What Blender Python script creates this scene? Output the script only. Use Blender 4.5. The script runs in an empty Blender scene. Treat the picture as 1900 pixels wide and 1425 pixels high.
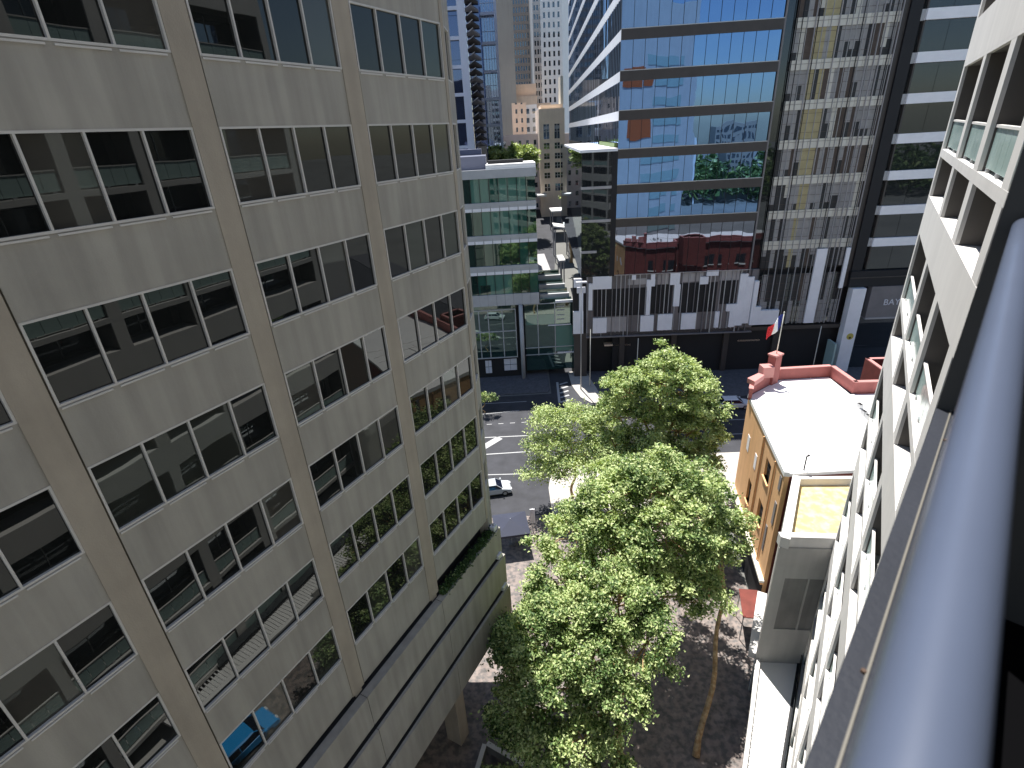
import bpy, math, random
import numpy as np
from mathutils import Vector, Matrix
R = math.radians
SC = bpy.context.scene
COL = SC.collection
rnd = random.Random(7)

# ---------------------------------------------------------------- camera
H = 36.0
cd = bpy.data.cameras.new('camera'); cam = bpy.data.objects.new('camera', cd); COL.objects.link(cam)
X = Vector((0.99829527, -0.02502956, -0.05272634)); Y = Vector((0.05836562, 0.42810981, 0.90184003)); Z = X.cross(Y)
m = Matrix((X, Y, Z)).transposed().to_4x4(); m.translation = Vector((0, 0, H))
cam.matrix_world = m
cd.sensor_width = 36; cd.lens = 976 / 1900 * 36; cd.clip_start = 0.05; cd.clip_end = 3000
cd.dof.use_dof = True; cd.dof.focus_distance = 45; cd.dof.aperture_fstop = 3.2
SC.camera = cam
# ---------------------------------------------------------------- light
SUN_AZ, SUN_EL = -14.0, 70.0          # azimuth clockwise from +Y
w = bpy.data.worlds.new("World"); SC.world = w; w.use_nodes = True
nt = w.node_tree; bg = nt.nodes['Background']
sky = nt.nodes.new('ShaderNodeTexSky'); sky.sky_type = 'NISHITA'; sky.sun_disc = False
sky.sun_elevation = R(SUN_EL); sky.sun_rotation = R(SUN_AZ); sky.air_density = 1.0; sky.dust_density = 0.6; sky.ozone_density = 2.0
nt.links.new(sky.outputs[0], bg.inputs[0]); bg.inputs[1].default_value = 0.085
sd = bpy.data.lights.new('sun', 'SUN'); so = bpy.data.objects.new('sun', sd); COL.objects.link(so)
sd.energy = 5.0; sd.angle = R(0.53); sd.color = (1.0, 0.965, 0.91)
sv = Vector((math.sin(R(SUN_AZ)) * math.cos(R(SUN_EL)), math.cos(R(SUN_AZ)) * math.cos(R(SUN_EL)), math.sin(R(SUN_EL))))
so.rotation_euler = sv.to_track_quat('Z', 'Y').to_euler(); so.location = (0, 0, 150)
SC.view_settings.view_transform = 'Standard'; SC.view_settings.look = 'None'
SC.view_settings.exposure = 0.85; SC.view_settings.gamma = 1.0; SC.view_settings.use_curve_mapping = False
SC.render.engine = 'CYCLES'; SC.cycles.max_bounces = 8; SC.cycles.caustics_reflective = False; SC.cycles.caustics_refractive = False

# ---------------------------------------------------------------- materials
def mat(name, col, rough=0.7, var=0.0, vscale=0.6, streak=0.0, bump=0.0, bscale=20.0, metal=0.0, ior=1.5, spec=0.5, col2=None, transl=0.0):
    M_ = bpy.data.materials.new(name); M_.use_nodes = True; n = M_.node_tree; b = n.nodes['Principled BSDF']
    b.inputs['Base Color'].default_value = (*col, 1); b.inputs['Roughness'].default_value = rough
    b.inputs['Metallic'].default_value = metal; b.inputs['IOR'].default_value = ior; b.inputs['Specular IOR Level'].default_value = spec
    tc = n.nodes.new('ShaderNodeTexCoord')
    if var or streak or col2:
        nz = n.nodes.new('ShaderNodeTexNoise'); nz.inputs['Scale'].default_value = vscale; nz.inputs['Detail'].default_value = 6; nz.inputs['Roughness'].default_value = 0.62
        n.links.new(tc.outputs['Object'], nz.inputs['Vector'])
        rp = n.nodes.new('ShaderNodeMapRange'); rp.inputs[1].default_value = 0.3; rp.inputs[2].default_value = 0.7
        rp.inputs[3].default_value = 1 - var; rp.inputs[4].default_value = 1 + var
        n.links.new(nz.outputs[0], rp.inputs[0])
        fac = rp.outputs[0]
        if streak:
            mp = n.nodes.new('ShaderNodeMapping'); mp.inputs['Scale'].default_value = (2.2, 2.2, 0.16)
            n.links.new(tc.outputs['Object'], mp.inputs[0])
            n2 = n.nodes.new('ShaderNodeTexNoise'); n2.inputs['Scale'].default_value = 1.0; n2.inputs['Detail'].default_value = 5
            n.links.new(mp.outputs[0], n2.inputs['Vector'])
            r2 = n.nodes.new('ShaderNodeMapRange'); r2.inputs[1].default_value = 0.35; r2.inputs[2].default_value = 0.75
            r2.inputs[3].default_value = 1 + streak * .4; r2.inputs[4].default_value = 1 - streak
            n.links.new(n2.outputs[0], r2.inputs[0])
            mu = n.nodes.new('ShaderNodeMath'); mu.operation = 'MULTIPLY'; n.links.new(fac, mu.inputs[0]); n.links.new(r2.outputs[0], mu.inputs[1]); fac = mu.outputs[0]
        vm = n.nodes.new('ShaderNodeVectorMath'); vm.operation = 'SCALE'
        if col2:
            mx = n.nodes.new('ShaderNodeMix'); mx.data_type = 'RGBA'; mx.inputs[6].default_value = (*col, 1); mx.inputs[7].default_value = (*col2, 1)
            n3 = n.nodes.new('ShaderNodeTexNoise'); n3.inputs['Scale'].default_value = vscale * 2.3; n3.inputs['Detail'].default_value = 4
            n.links.new(tc.outputs['Object'], n3.inputs['Vector'])
            r3 = n.nodes.new('ShaderNodeMapRange'); r3.inputs[1].default_value = 0.42; r3.inputs[2].default_value = 0.6
            n.links.new(n3.outputs[0], r3.inputs[0]); n.links.new(r3.outputs[0], mx.inputs[0]); n.links.new(mx.outputs[2], vm.inputs[0])
        else:
            vm.inputs[0].default_value = col
        n.links.new(fac, vm.inputs['Scale']); n.links.new(vm.outputs[0], b.inputs['Base Color'])
    if bump:
        nb = n.nodes.new('ShaderNodeTexNoise'); nb.inputs['Scale'].default_value = bscale; nb.inputs['Detail'].default_value = 5
        n.links.new(tc.outputs['Object'], nb.inputs['Vector'])
        bp = n.nodes.new('ShaderNodeBump'); bp.inputs['Strength'].default_value = bump; bp.inputs['Distance'].default_value = 0.02
        n.links.new(nb.outputs[0], bp.inputs['Height']); n.links.new(bp.outputs[0], b.inputs['Normal'])
    if transl:
        tr = n.nodes.new('ShaderNodeBsdfTranslucent'); mxs = n.nodes.new('ShaderNodeMixShader'); mxs.inputs[0].default_value = transl
        tr.inputs[0].default_value = (col[0] * 1.6, col[1] * 1.7, col[2] * .8, 1)
        n.links.new(b.outputs[0], mxs.inputs[1]); n.links.new(tr.outputs[0], mxs.inputs[2]); n.links.new(mxs.outputs[0], n.nodes['Material Output'].inputs[0])
    return M_

def glass(name, base, tint, refl, rough=0.015, wave=0.0, wscale=0.5, edge=0.9):
    """coated facade glass: dark body seen through, plus a tinted mirror that grows towards grazing angles"""
    M_ = bpy.data.materials.new(name); M_.use_nodes = True; n = M_.node_tree; b = n.nodes['Principled BSDF']
    b.inputs['Base Color'].default_value = (*base, 1); b.inputs['Roughness'].default_value = 0.4; b.inputs['Specular IOR Level'].default_value = 0.0
    g = n.nodes.new('ShaderNodeBsdfGlossy'); g.inputs['Color'].default_value = (*tint, 1); g.inputs['Roughness'].default_value = rough
    lw = n.nodes.new('ShaderNodeLayerWeight'); lw.inputs[0].default_value = 0.35
    mr = n.nodes.new('ShaderNodeMapRange'); mr.inputs[1].default_value = 0.0; mr.inputs[2].default_value = 1.0; mr.inputs[3].default_value = refl; mr.inputs[4].default_value = edge
    n.links.new(lw.outputs['Fresnel'], mr.inputs[0])
    mx = n.nodes.new('ShaderNodeMixShader'); n.links.new(mr.outputs[0], mx.inputs[0]); n.links.new(b.outputs[0], mx.inputs[1]); n.links.new(g.outputs[0], mx.inputs[2])
    n.links.new(mx.outputs[0], n.nodes['Material Output'].inputs[0])
    if wave:
        tc = n.nodes.new('ShaderNodeTexCoord'); nb = n.nodes.new('ShaderNodeTexNoise'); nb.inputs['Scale'].default_value = wscale; nb.inputs['Detail'].default_value = 1.5
        n.links.new(tc.outputs['Object'], nb.inputs['Vector'])
        bp = n.nodes.new('ShaderNodeBump'); bp.inputs['Strength'].default_value = 1.0; bp.inputs['Distance'].default_value = wave
        n.links.new(nb.outputs[0], bp.inputs['Height']); n.links.new(bp.outputs[0], g.inputs['Normal'])
    return M_

M = {}
M['conc'] = mat('grey_concrete_panel', (.365, .342, .305), .85, .08, .4, .2, .25, 25)
M['conc_warm'] = mat('warm_concrete_pilaster', (.385, .335, .275), .85, .09, .6, .12, .25, 25)
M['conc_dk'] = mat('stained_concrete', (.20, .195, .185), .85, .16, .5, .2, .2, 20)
M['joint'] = mat('joint_sealant', (.10, .085, .065), .9, .1)
M['frame'] = mat('pale_aluminium_frame', (.58, .555, .53), .5, .05)
M['lglass'] = glass('office_window_glass', (.010, .011, .011), (.82, .85, .84), .03, .01, .0045, .45, .58)
M['lglassb'] = glass('office_window_glass_blind', (.055, .052, .046), (.80, .88, .86), .035, .01, .0045, .45, .62)
M['lglassc'] = glass('office_window_glass_room', (.028, .03, .026), (.80, .88, .86), .035, .01, .006, .6, .62)
M['white'] = mat('off_white_render', (.66, .64, .61), .8, .05, .4, .06, .1, 30)
M['recess'] = mat('recess_shade_grey', (.13, .118, .108), .85, .08)  # shade on the jambs and reveals is put into this dark colour
M['balglass'] = mat('green_tinted_glass', (.42, .56, .53), .12, .05, 1.2)
M['dglass'] = glass('dark_glass', (.02, .022, .024), (.7, .78, .85), .05, .02, .003, .4, .8)
M['bglass'] = glass('blue_mirror_glass', (.010, .015, .022), (.28, .51, .93), .50, .012, .016, .28)
M['bglassd'] = glass('dim_mirror_glass', (.010, .012, .014), (.50, .58, .75), .26, .012, .016, .28, .8)
M['sglass'] = glass('side_mirror_glass', (.012, .018, .03), (.48, .66, .95), .36, .02, .008, .3)
M['bronze'] = mat('dark_bronze_spandrel', (.055, .047, .043), .5, .12, .8)
M['black'] = mat('black_recess', (.012, .012, .014), .7, .1)
M['whitep'] = mat('white_metal_panel', (.88, .88, .91), .45, .05, .7)
M['greyp'] = mat('grey_louvre_metal', (.42, .40, .40), .5, .1)
M['brownp'] = mat('taupe_metal_panel', (.19, .178, .182), .5, .12)
M['cream'] = mat('cream_spandrel_panel', (.68, .66, .58), .5, .06)
M['blind'] = mat('pale_grey_blind', (.36, .355, .35), .6, .1, 1.5)
M['blindy'] = mat('yellow_blind', (.46, .40, .22), .6, .1, 1.5)
M['blindb'] = mat('brown_room', (.10, .075, .06), .6, .2, 1.5)
M['blindg'] = mat('dark_room', (.03, .032, .035), .5, .1)
M['greeng'] = glass('green_glass', (.028, .10, .078), (.6, .72, .7), .08, .02, .004, .4)
M['greengl'] = glass('pale_green_glass', (.10, .22, .175), (.6, .72, .7), .08, .02, .004, .4)
M['greend'] = glass('deep_green_glass', (.012, .035, .030), (.7, .9, .85), .16, .02, .004, .4)
M['greyband'] = mat('pale_metal_band', (.46, .47, .48), .5, .08)
M['roofw'] = mat('white_roof_coating', (.80, .79, .77), .8, .05, .35, 0, .1, 15)
M['redp'] = mat('red_painted_parapet', (.33, .10, .09), .75, .12, 1.0, .1)
M['redb'] = mat('red_brick', (.17, .04, .03), .85, .2, 1.5, .1, .2, 30)
M['orange'] = mat('ochre_render', (.76, .45, .22), .85, .09, .5, .12, .1, 20)
M['yellow'] = mat('yellow_roof_membrane', (.56, .41, .17), .85, .15, .8, 0, .1, 15, col2=(.64, .52, .29))
M['lead'] = mat('blue_grey_paint', (.022, .025, .034), .65, .10, 2.0, 0, .15, 60, spec=.25)
M['railm'] = mat('brushed_rail_metal', (.070, .087, .132), .36, .05, 3.0, metal=.0)
M['nearblk'] = mat('shaded_interior_black', (.0035, .0035, .004), .9, .1, spec=0)  # near-black so the balcony interior's shade sits in the colour
M['post'] = mat('dark_grey_panel', (.045, .045, .045), .6, .1, 2.0)
M['bead'] = mat('pale_sealant_bead', (.14, .13, .11), .6)
M['asph'] = mat('asphalt', (.040, .041, .048), .85, .30, .5, 0, .3, 40)
M['pave'] = mat('shaded_granite_paving', (.11, .11, .12), .8, .14, 1.2, 0, .2, 30, col2=(.085, .085, .095))  # darkened: tower shade on the far pavement is in the colour
M['pavew'] = mat('sunlit_pale_paving', (.44, .41, .375), .8, .10, 1.2, 0, .2, 30)
M['brickp'] = mat('pinkish_brick_paving', (.25, .205, .185), .85, .25, 1.1, 0, .2, 30, col2=(.13, .12, .115))
M['paint'] = mat('road_marking_paint', (.42, .42, .42), .7, .12, 3.0)
M['earth'] = mat('town_ground', (.16, .16, .15), .9, .2, .05)
M['bark'] = mat('mottled_bark', (.36, .22, .10), .85, .3, 2.0, .2, .5, 12, col2=(.48, .34, .19))
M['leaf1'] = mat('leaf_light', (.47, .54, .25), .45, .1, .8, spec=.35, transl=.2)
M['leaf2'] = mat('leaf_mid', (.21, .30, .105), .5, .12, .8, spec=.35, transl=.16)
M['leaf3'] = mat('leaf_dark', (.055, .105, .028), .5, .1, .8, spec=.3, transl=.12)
M['twhite'] = mat('pale_tower_stone', (.80, .82, .82), .7, .05)
M['tbeige'] = mat('beige_concrete', (.34, .31, .27), .8, .08, .1, .08)
M['tbrown'] = mat('brown_grey_stone', (.27, .24, .22), .8, .06, .1)
M['torange'] = mat('sandstone', (.74, .57, .43), .85, .08, .3, .06)
M['tpink'] = mat('pale_pink_render', (.80, .70, .66), .8, .06, .2)
M['tblue'] = glass('tower_blue_glass', (.03, .06, .12), (.55, .7, .95), .30, .03, .01, .2)
M['tdark'] = glass('tower_navy_glass', (.012, .02, .05), (.5, .6, .9), .22, .03, .01, .2)
M['tframe'] = mat('lilac_grey_cladding', (.60, .63, .74), .6, .05)
M['twin'] = glass('small_window_glass', (.03, .04, .05), (.7, .8, .9), .15, .05)
M['cwhite'] = mat('white_car_paint', (.78, .79, .82), .2, 0, spec=.6)
M['cgrey'] = mat('silver_car_paint', (.50, .53, .56), .25, 0, spec=.6)
M['cblue'] = mat('bright_blue_car_paint', (.02, .36, .85), .2, 0, spec=.6)
M['cblack'] = mat('black_car_paint', (.015, .016, .02), .2, 0, spec=.6)
M['cred'] = mat('red_car_paint', (.40, .03, .025), .25, 0, spec=.6)
M['cglass'] = mat('car_glass', (.01, .014, .03), .05, 0, spec=.9)
M['tyre'] = mat('tyre_rubber', (.015, .015, .015), .8)
M['flagr'] = mat('flag_red', (.60, .02, .03), .7); M['flagw'] = mat('flag_white', (.8, .8, .8), .7); M['flagb'] = mat('flag_blue', (.02, .04, .25), .7)
M['metal'] = mat('galvanised_metal', (.45, .46, .47), .4, .05, metal=.6)
M['signw'] = mat('white_sign_face', (.72, .72, .76), .5)
M['emby'] = mat('yellow_emblem', (.55, .46, .10), .5); M['embk'] = mat('dark_emblem', (.06, .03, .015), .6)
M['orsign'] = mat('orange_sign', (.60, .13, .03), .6)
M['screenp'] = mat('plant_screen_paint', (.12, .13, .18), .8, .06)
M['canvas'] = mat('blue_grey_canvas', (.032, .037, .062), .8, .08)

# ---------------------------------------------------------------- mesh helpers
class Fr:
    """a vertical reference plane: s along it, o outwards from it, z up"""
    def __init__(s, th, ox, oy, side):
        t = R(th); s.d = (math.sin(t), math.cos(t)); s.m = (math.cos(t) * side, -math.sin(t) * side); s.O = (ox, oy)
    def p(f, s, o, z): return (f.O[0] + f.d[0] * s + f.m[0] * o, f.O[1] + f.d[1] * s + f.m[1] * o, z)
WORLD = Fr(90, 0, 0, -1)      # s = x, o = y
t_ = R(29); FL = Fr(29, -math.cos(t_) * 14.1, math.sin(t_) * 14.1, 1)
t_ = R(33.8); FR = Fr(33.8, math.cos(t_) * 2.2, -math.sin(t_) * 2.2, -1)
t_ = R(93.5); FT = Fr(93.5, -math.cos(t_) * 77, math.sin(t_) * 77, 1)
FB = Fr(43.5, 0, 0, -1)       # camera balcony, o = metres left of the camera line
FC = Fr(3, -1.98, 25.5, 1)    # chamfer of the left building
FG = Fr(90, 0, 78, 1)         # green building face, s = x, o towards camera

class MB:
    def __init__(s, fr=WORLD): s.v = []; s.f = []; s.mi = []; s.mats = []; s.fr = fr; s.cur = 0
    def m(s, name):
        if name not in s.mats: s.mats.append(name)
        s.cur = s.mats.index(name); return s
    def face(s, pts): b = len(s.v); s.v += pts; s.f.append(tuple(range(b, b + len(pts)))); s.mi.append(s.cur); return s
    def hexa(s, P):
        b = len(s.v); s.v += P
        for q in ((0, 3, 2, 1), (4, 5, 6, 7), (0, 1, 5, 4), (1, 2, 6, 5), (2, 3, 7, 6), (3, 0, 4, 7)):
            s.f.append(tuple(b + i for i in q)); s.mi.append(s.cur)
        return s
    def box(s, s0, s1, o0, o1, z0, z1, fr=None):
        p = (fr or s.fr).p
        return s.hexa([p(s0, o0, z0), p(s1, o0, z0), p(s1, o1, z0), p(s0, o1, z0), p(s0, o0, z1), p(s1, o0, z1), p(s1, o1, z1), p(s0, o1, z1)])
    def quad(s, s0, s1, o, z0, z1, tilt=0):
        p = s.fr.p; a = tilt * rnd.uniform(-1, 1); b = tilt * rnd.uniform(-1, 1)
        return s.face([p(s0, o - a, z0), p(s1, o + a, z0), p(s1, o + a + b, z1), p(s0, o - a + b, z1)])
    def prism(s, poly, z0, z1):
        n = len(poly); b = len(s.v); s.v += [(x, y, z0) for x, y in poly] + [(x, y, z1) for x, y in poly]
        s.f.append(tuple(range(b + n - 1, b - 1, -1))); s.mi.append(s.cur); s.f.append(tuple(range(b + n, b + 2 * n))); s.mi.append(s.cur)
        for i in range(n):
            j = (i + 1) % n; s.f.append((b + i, b + j, b + n + j, b + n + i)); s.mi.append(s.cur)
        return s
    def tube(s, pts, rads, n=8, cap=True):
        P = [Vector(p) for p in pts]; b = len(s.v)
        for i, p in enumerate(P):
            t = (P[min(i + 1, len(P) - 1)] - P[max(i - 1, 0)]).normalized()
            u = t.orthogonal().normalized() if i == 0 else (u - t * u.dot(t)).normalized()
            w_ = t.cross(u)
            for k in range(n):
                a = 2 * math.pi * k / n; s.v.append(tuple(p + (u * math.cos(a) + w_ * math.sin(a)) * rads[i]))
        for i in range(len(P) - 1):
            for k in range(n):
                k2 = (k + 1) % n; s.f.append((b + i * n + k, b + i * n + k2, b + (i + 1) * n + k2, b + (i + 1) * n + k)); s.mi.append(s.cur)
        if cap:
            s.f.append(tuple(b + k for k in reversed(range(n)))); s.mi.append(s.cur)
            e = b + (len(P) - 1) * n; s.f.append(tuple(e + k for k in range(n))); s.mi.append(s.cur)
        return s
    def build(s, name, parent=None, smooth=False, bevel=0):
        me = bpy.data.meshes.new(name); me.from_pydata(s.v, [], s.f)
        for k in s.mats: me.materials.append(M[k])
        me.polygons.foreach_set('material_index', s.mi)
        if smooth: me.polygons.foreach_set('use_smooth', [True] * len(s.f))
        me.update(); o = bpy.data.objects.new(name, me); COL.objects.link(o)
        if bevel:
            bv = o.modifiers.new('bevel', 'BEVEL'); bv.width = bevel; bv.segments = 2; bv.limit_method = 'ANGLE'
        if parent:
            o.parent = parent; o.matrix_parent_inverse = Matrix.Translation(-Vector(parent.location)) if parent.type == 'EMPTY' and parent.rotation_euler.z == 0 else Matrix.Identity(4)
        return o
def tag(o, label, cat, group=None): o['label'] = label; o['category'] = cat; (group and o.__setitem__('group', group)); return o
def thing(name, label, cat, loc=(0, 0, 0), group=None):
    o = bpy.data.objects.new(name, None); COL.objects.link(o); o.location = loc; o.empty_display_size = .5
    return tag(o, label, cat, group)
def struct(o): o['kind'] = 'structure'; return o

# ================================================================ GROUND
g = MB().m('earth'); g.face([(-900, -900, -.02), (900, -900, -.02), (900, 140, -.02), (-900, 140, -.02)])
g.face([(-900, 140, -.02), (900, 140, -.02), (900, 215, 15), (-900, 215, 15)]); g.face([(-900, 215, 15), (900, 215, 15), (900, 1500, 22), (-900, 1500, 22)])
struct(g.build('ground'))
struct(MB().m('asph').face([(-120, 43.6, .008), (160, 43.6, .008), (160, 71.6, .008), (-120, 71.6, .008)]).face([(5.9, 71.6, 0), (14.2, 71.6, 0), (13.0, 140, .0), (8.6, 140, .0)])
       .face([(8.6, 140, 0), (13.0, 140, 0), (22, 215, 15.03), (13.5, 215, 15.03)]).build('road'))
# lane between the two buildings
ln = MB().m('brickp').face([(-14, -12, .004), (2, -12, .004), (19, 30, .004), (19, 46.2, .004), (-6, 47.0, .004), (-8, 20, .004)]); struct(ln.build('lane'))
struct(MB().m('pavew').prism([(3.4, 43.4), (19, 43.4), (60, 42.6), (60, 51.6), (7.0, 53.6), (5.2, 53.0), (4.0, 51.2), (3.4, 48.0)], 0, .13).build('pavement', bevel=0))
struct(MB().m('pave').prism([(-120, 72.0), (5.4, 72.0), (5.8, 73.0), (5.9, 79.5), (-120, 79.5)], 0, .13).build('pavement'))
struct(MB().m('pavew').prism([(9.35, 79), (9.3, 74.0), (9.6, 72.0), (10.1, 69.6), (11.4, 67.6), (13.4, 67.6), (12.2, 79)], 0, .13).m('pave').prism([(12.2, 78.99), (13.4, 67.61), (60, 66.4), (160, 65), (160, 74), (14, 78.5)], 0, .128).build('pavement'))  # sunlit sliver painted pale, tower-shaded rest painted dark
mk = MB().m('paint')
def strip(a, b, wd, z=.012):
    a = Vector(a); b = Vector(b); n_ = Vector((-(b - a).y, (b - a).x)).normalized() * wd / 2
    mk.face([(a.x - n_.x, a.y - n_.y, z), (b.x - n_.x, b.y - n_.y, z), (b.x + n_.x, b.y + n_.y, z), (a.x + n_.x, a.y + n_.y, z)])
strip((-9, 59.95), (2.2, 59.7), .18); strip((-9, 55.7), (2.0, 55.85), .18); strip((-8.5, 53.0), (-2.0, 59.6), 1.0)
strip((-8, 66.0), (.8, 66.8), .12); strip((-8, 69.6), (2, 69.5), .12)
for k in range(6): strip((-7 + k * 1.6, 63.3), (-6.3 + k * 1.6, 63.3), .12)
strip((26, 57.2), (50, 56.2), .14); strip((26, 60.8), (50, 60.0), .12); strip((20, 66.2), (60, 65.0), .12)
strip((-4, 51.4), (1.5, 51.1), .14)
for k in range(5): strip((7.0 + .12 * k, 68.6 + k * 1.5), (8.4 + .1 * k, 69.3 + k * 1.5), .35)
strip((6.8, 68.5), (7.2, 75.5), .35)
struct(mk.build('road_markings'))

# ================================================================ LEFT OFFICE BUILDING
LB = thing('office_building', 'shaded grey concrete office block with dark window bays, filling the left side', 'building', FL.p(8, 0, 0))
BAYS = [(16.0, 21.2), (10.2, 15.2), (4.4, 9.45), (-1.4, 3.65), (-7.2, -2.15)]
S0 = -14.0
def rowz(k): b = H - 1.40 + 3.6 * k; return b, b + 1.98
# structural back mass
MB(FL).m('black').box(S0, 21.3, -9, -.45, 7.1, 60).build('core', LB)
MB(FC).m('conc').box(0.0, 2.3, -9, -.30, 7.0, 60).build('end_wall', LB)
ps = [(21.2, 21.44)] + [(BAYS[i + 1][1], BAYS[i][0]) for i in range(4)] + [(S0, BAYS[4][0])]
for a, b in ps:
    pz0 = 15.0 if a > 15.5 else 14.15
    p = MB(FL).m('conc_warm').box(a + .0, b - .05, -.45, .03, pz0, 60)
    p.m('joint').box(b - .05, b, -.45, -.03, pz0, 60)
    p.build('pilaster', LB)
for bi, (a, b) in enumerate(BAYS):
    for k in range(-5, 6):
        wb, wt = rowz(k); lo = (rowz(k - 1)[1] if k > -5 else (14.85 if bi == 0 else 14.16))
        sp = MB(FL).m('conc').box(a, b, -.45, 0, lo, wb)
        # drip blocks under the sill
        n_ = 4; L_ = (b - a) / n_
        sp.m('frame')
        for q in range(n_): sp.box(a + q * L_ + .05, a + (q + 1) * L_ - .12, 0, .035, wb - .075, wb - .03)
        sp.build('spandrel', LB)
        if k > 2: continue
        fr = MB(FL).m('frame'); t = .055
        fr.box(a, b, -.12, .015, wb, wb + t).box(a, b, -.12, .015, wt - t, wt).box(a, a + t, -.12, .013, wb + t, wt - t).box(b - t, b, -.12, .013, wb + t, wt - t)
        for q in range(1, 4): x = a + q * L_; fr.box(x - .025, x + .025, -.12, .012, wb + t, wt - t)
        fo = fr.build('window', LB)
        pn = MB(FL).m('lglass')
        for q in range(4):
            pn.m(rnd.choice(['lglass', 'lglass', 'lglass', 'lglass', 'lglassb', 'lglassc'])).quad(a + q * L_, a + (q + 1) * L_, -.075, wb + .02, wt - .02, .004)
        po = pn.build('pane', fo)
    # band of head room above last row
for k in range(-5, 3):
    wb, wt = rowz(k)
    fr = MB(FC).m('frame').box(.45, 1.75, -.3, .01, wb, wb + .06).box(.45, 1.75, -.3, .01, wt - .06, wt).box(.45, .51, -.3, .01, wb + .06, wt - .06).box(1.69, 1.75, -.3, .01, wb + .06, wt - .06)
    fo = fr.build('window', LB); MB(FC).m('lglass').quad(.5, 1.7, -.1, wb, wt).build('pane', fo)
ch = MB(FC).m('conc')
for k in range(-5, 6):
    wb, wt = rowz(k); ch.box(.12, 2.3, -.3, 0, (rowz(k - 1)[1] if k > -5 else 7), wb)
    ch.box(.12, .45, -.3, 0, wb, wt).box(1.75, 2.3, -.3, 0, wb, wt)
ch.build('wall', LB)
# parking decks: projecting concrete bands
for i, (z0, z1, o) in enumerate([(12.0, 13.92, .45), (9.45, 11.8, .66), (6.8, 9.25, .86)]):
    bd = MB(FL).m('black').box(S0, 21.9, -.3, (.06 if i == 0 else o - .12), z1 - .02, z1 + .004).m('conc')  # black ledge strips paint in the shade of the slits between decks
    ends = [S0, -2.0, 3.9, 9.8, 15.6, 22.0]
    for a, b in zip(ends[:-1], ends[1:]):
        bd.box(a + .015, b - .015, -.3, o + (0.02 if int(a) % 2 else 0), z0, z1)
        bd.m('conc_warm').box(a - .2, a + .2, -.3, o - .46, z1 - .5, z1 + .3 if i else z1 + .2); bd.m('conc')
        bd.box(21.78, 22.0, -6, -.31, z0, z1)
    bd.build('deck_parapet', LB)
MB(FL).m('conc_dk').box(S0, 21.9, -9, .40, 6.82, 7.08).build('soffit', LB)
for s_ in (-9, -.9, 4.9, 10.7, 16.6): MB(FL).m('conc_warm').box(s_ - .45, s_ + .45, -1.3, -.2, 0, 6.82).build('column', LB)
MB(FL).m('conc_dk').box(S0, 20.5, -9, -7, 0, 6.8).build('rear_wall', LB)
MB().m('roofw').prism([FL.p(S0, -9, 0)[:2], FL.p(21.3, -9, 0)[:2], FL.p(21.3, 0, 0)[:2], FL.p(S0, 0, 0)[:2]], 60, 60.3).build('roof', LB)

for i, z in enumerate((14.0, 11.85, 9.3)):
    fl_ = MB(FL).m('signw').box(21.35 - i * .05, 21.75, .10 + i * .2, .42 + i * .2, z, z + .32).m('metal').box(21.5, 21.6, .2 + i * .2, .3 + i * .2, z + .32, z + .45); fl_.build('flood_light', LB, False, .02)
# ================================================================ RIGHT APARTMENT BUILDING
RB = thing('apartment_building', 'off-white apartment block with square openings and green glass balustrades, right edge', 'building', FR.p(20, 0, 0))
U = 2.2
OPEN = [(13.25, 10.85), (10.55, 8.68), (8.33, 6.62), (6.3, 4.5), (4.2, 2.35)] + [(2.1 - 2.2 * i, .35 - 2.2 * i) for i in range(8)]
SE = 13.48 * U; SS = -34.0; DEP = 1.5
zb = lambda u: H + u * U
rows = []
k0 = [.64, -2.2, -5.04, -7.88, -10.72, -13.5, 3.48, 6.32, 9.16]
TOPZ = H + 24
fronts = MB(FR).m('white'); zs = []
for kt in sorted(k0, reverse=True):
    zs.append((zb(kt), zb(kt - 1.31), 'A')); zs.append((zb(kt - 1.44), zb(kt - 2.14), 'B'))
prev = TOPZ
for zt, z_, ty in zs:
    zt = min(zt, TOPZ)
    if zt < 3: break
    if z_ > TOPZ: continue
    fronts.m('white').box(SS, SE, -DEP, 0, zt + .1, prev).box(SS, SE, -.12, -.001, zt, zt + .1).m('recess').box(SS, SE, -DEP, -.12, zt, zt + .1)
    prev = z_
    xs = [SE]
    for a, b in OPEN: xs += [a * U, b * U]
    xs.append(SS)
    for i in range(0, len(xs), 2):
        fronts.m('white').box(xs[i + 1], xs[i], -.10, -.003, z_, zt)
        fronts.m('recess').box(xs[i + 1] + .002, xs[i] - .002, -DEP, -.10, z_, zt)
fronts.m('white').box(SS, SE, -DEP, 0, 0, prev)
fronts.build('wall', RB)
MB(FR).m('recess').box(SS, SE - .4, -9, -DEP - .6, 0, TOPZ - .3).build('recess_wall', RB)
MB(FR).m('white').box(SE - .4, SE, -24, -DEP, 0, TOPZ).box(SS, SE - .4, -9, -DEP, TOPZ - .29, TOPZ).build('end_wall', RB)
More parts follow.
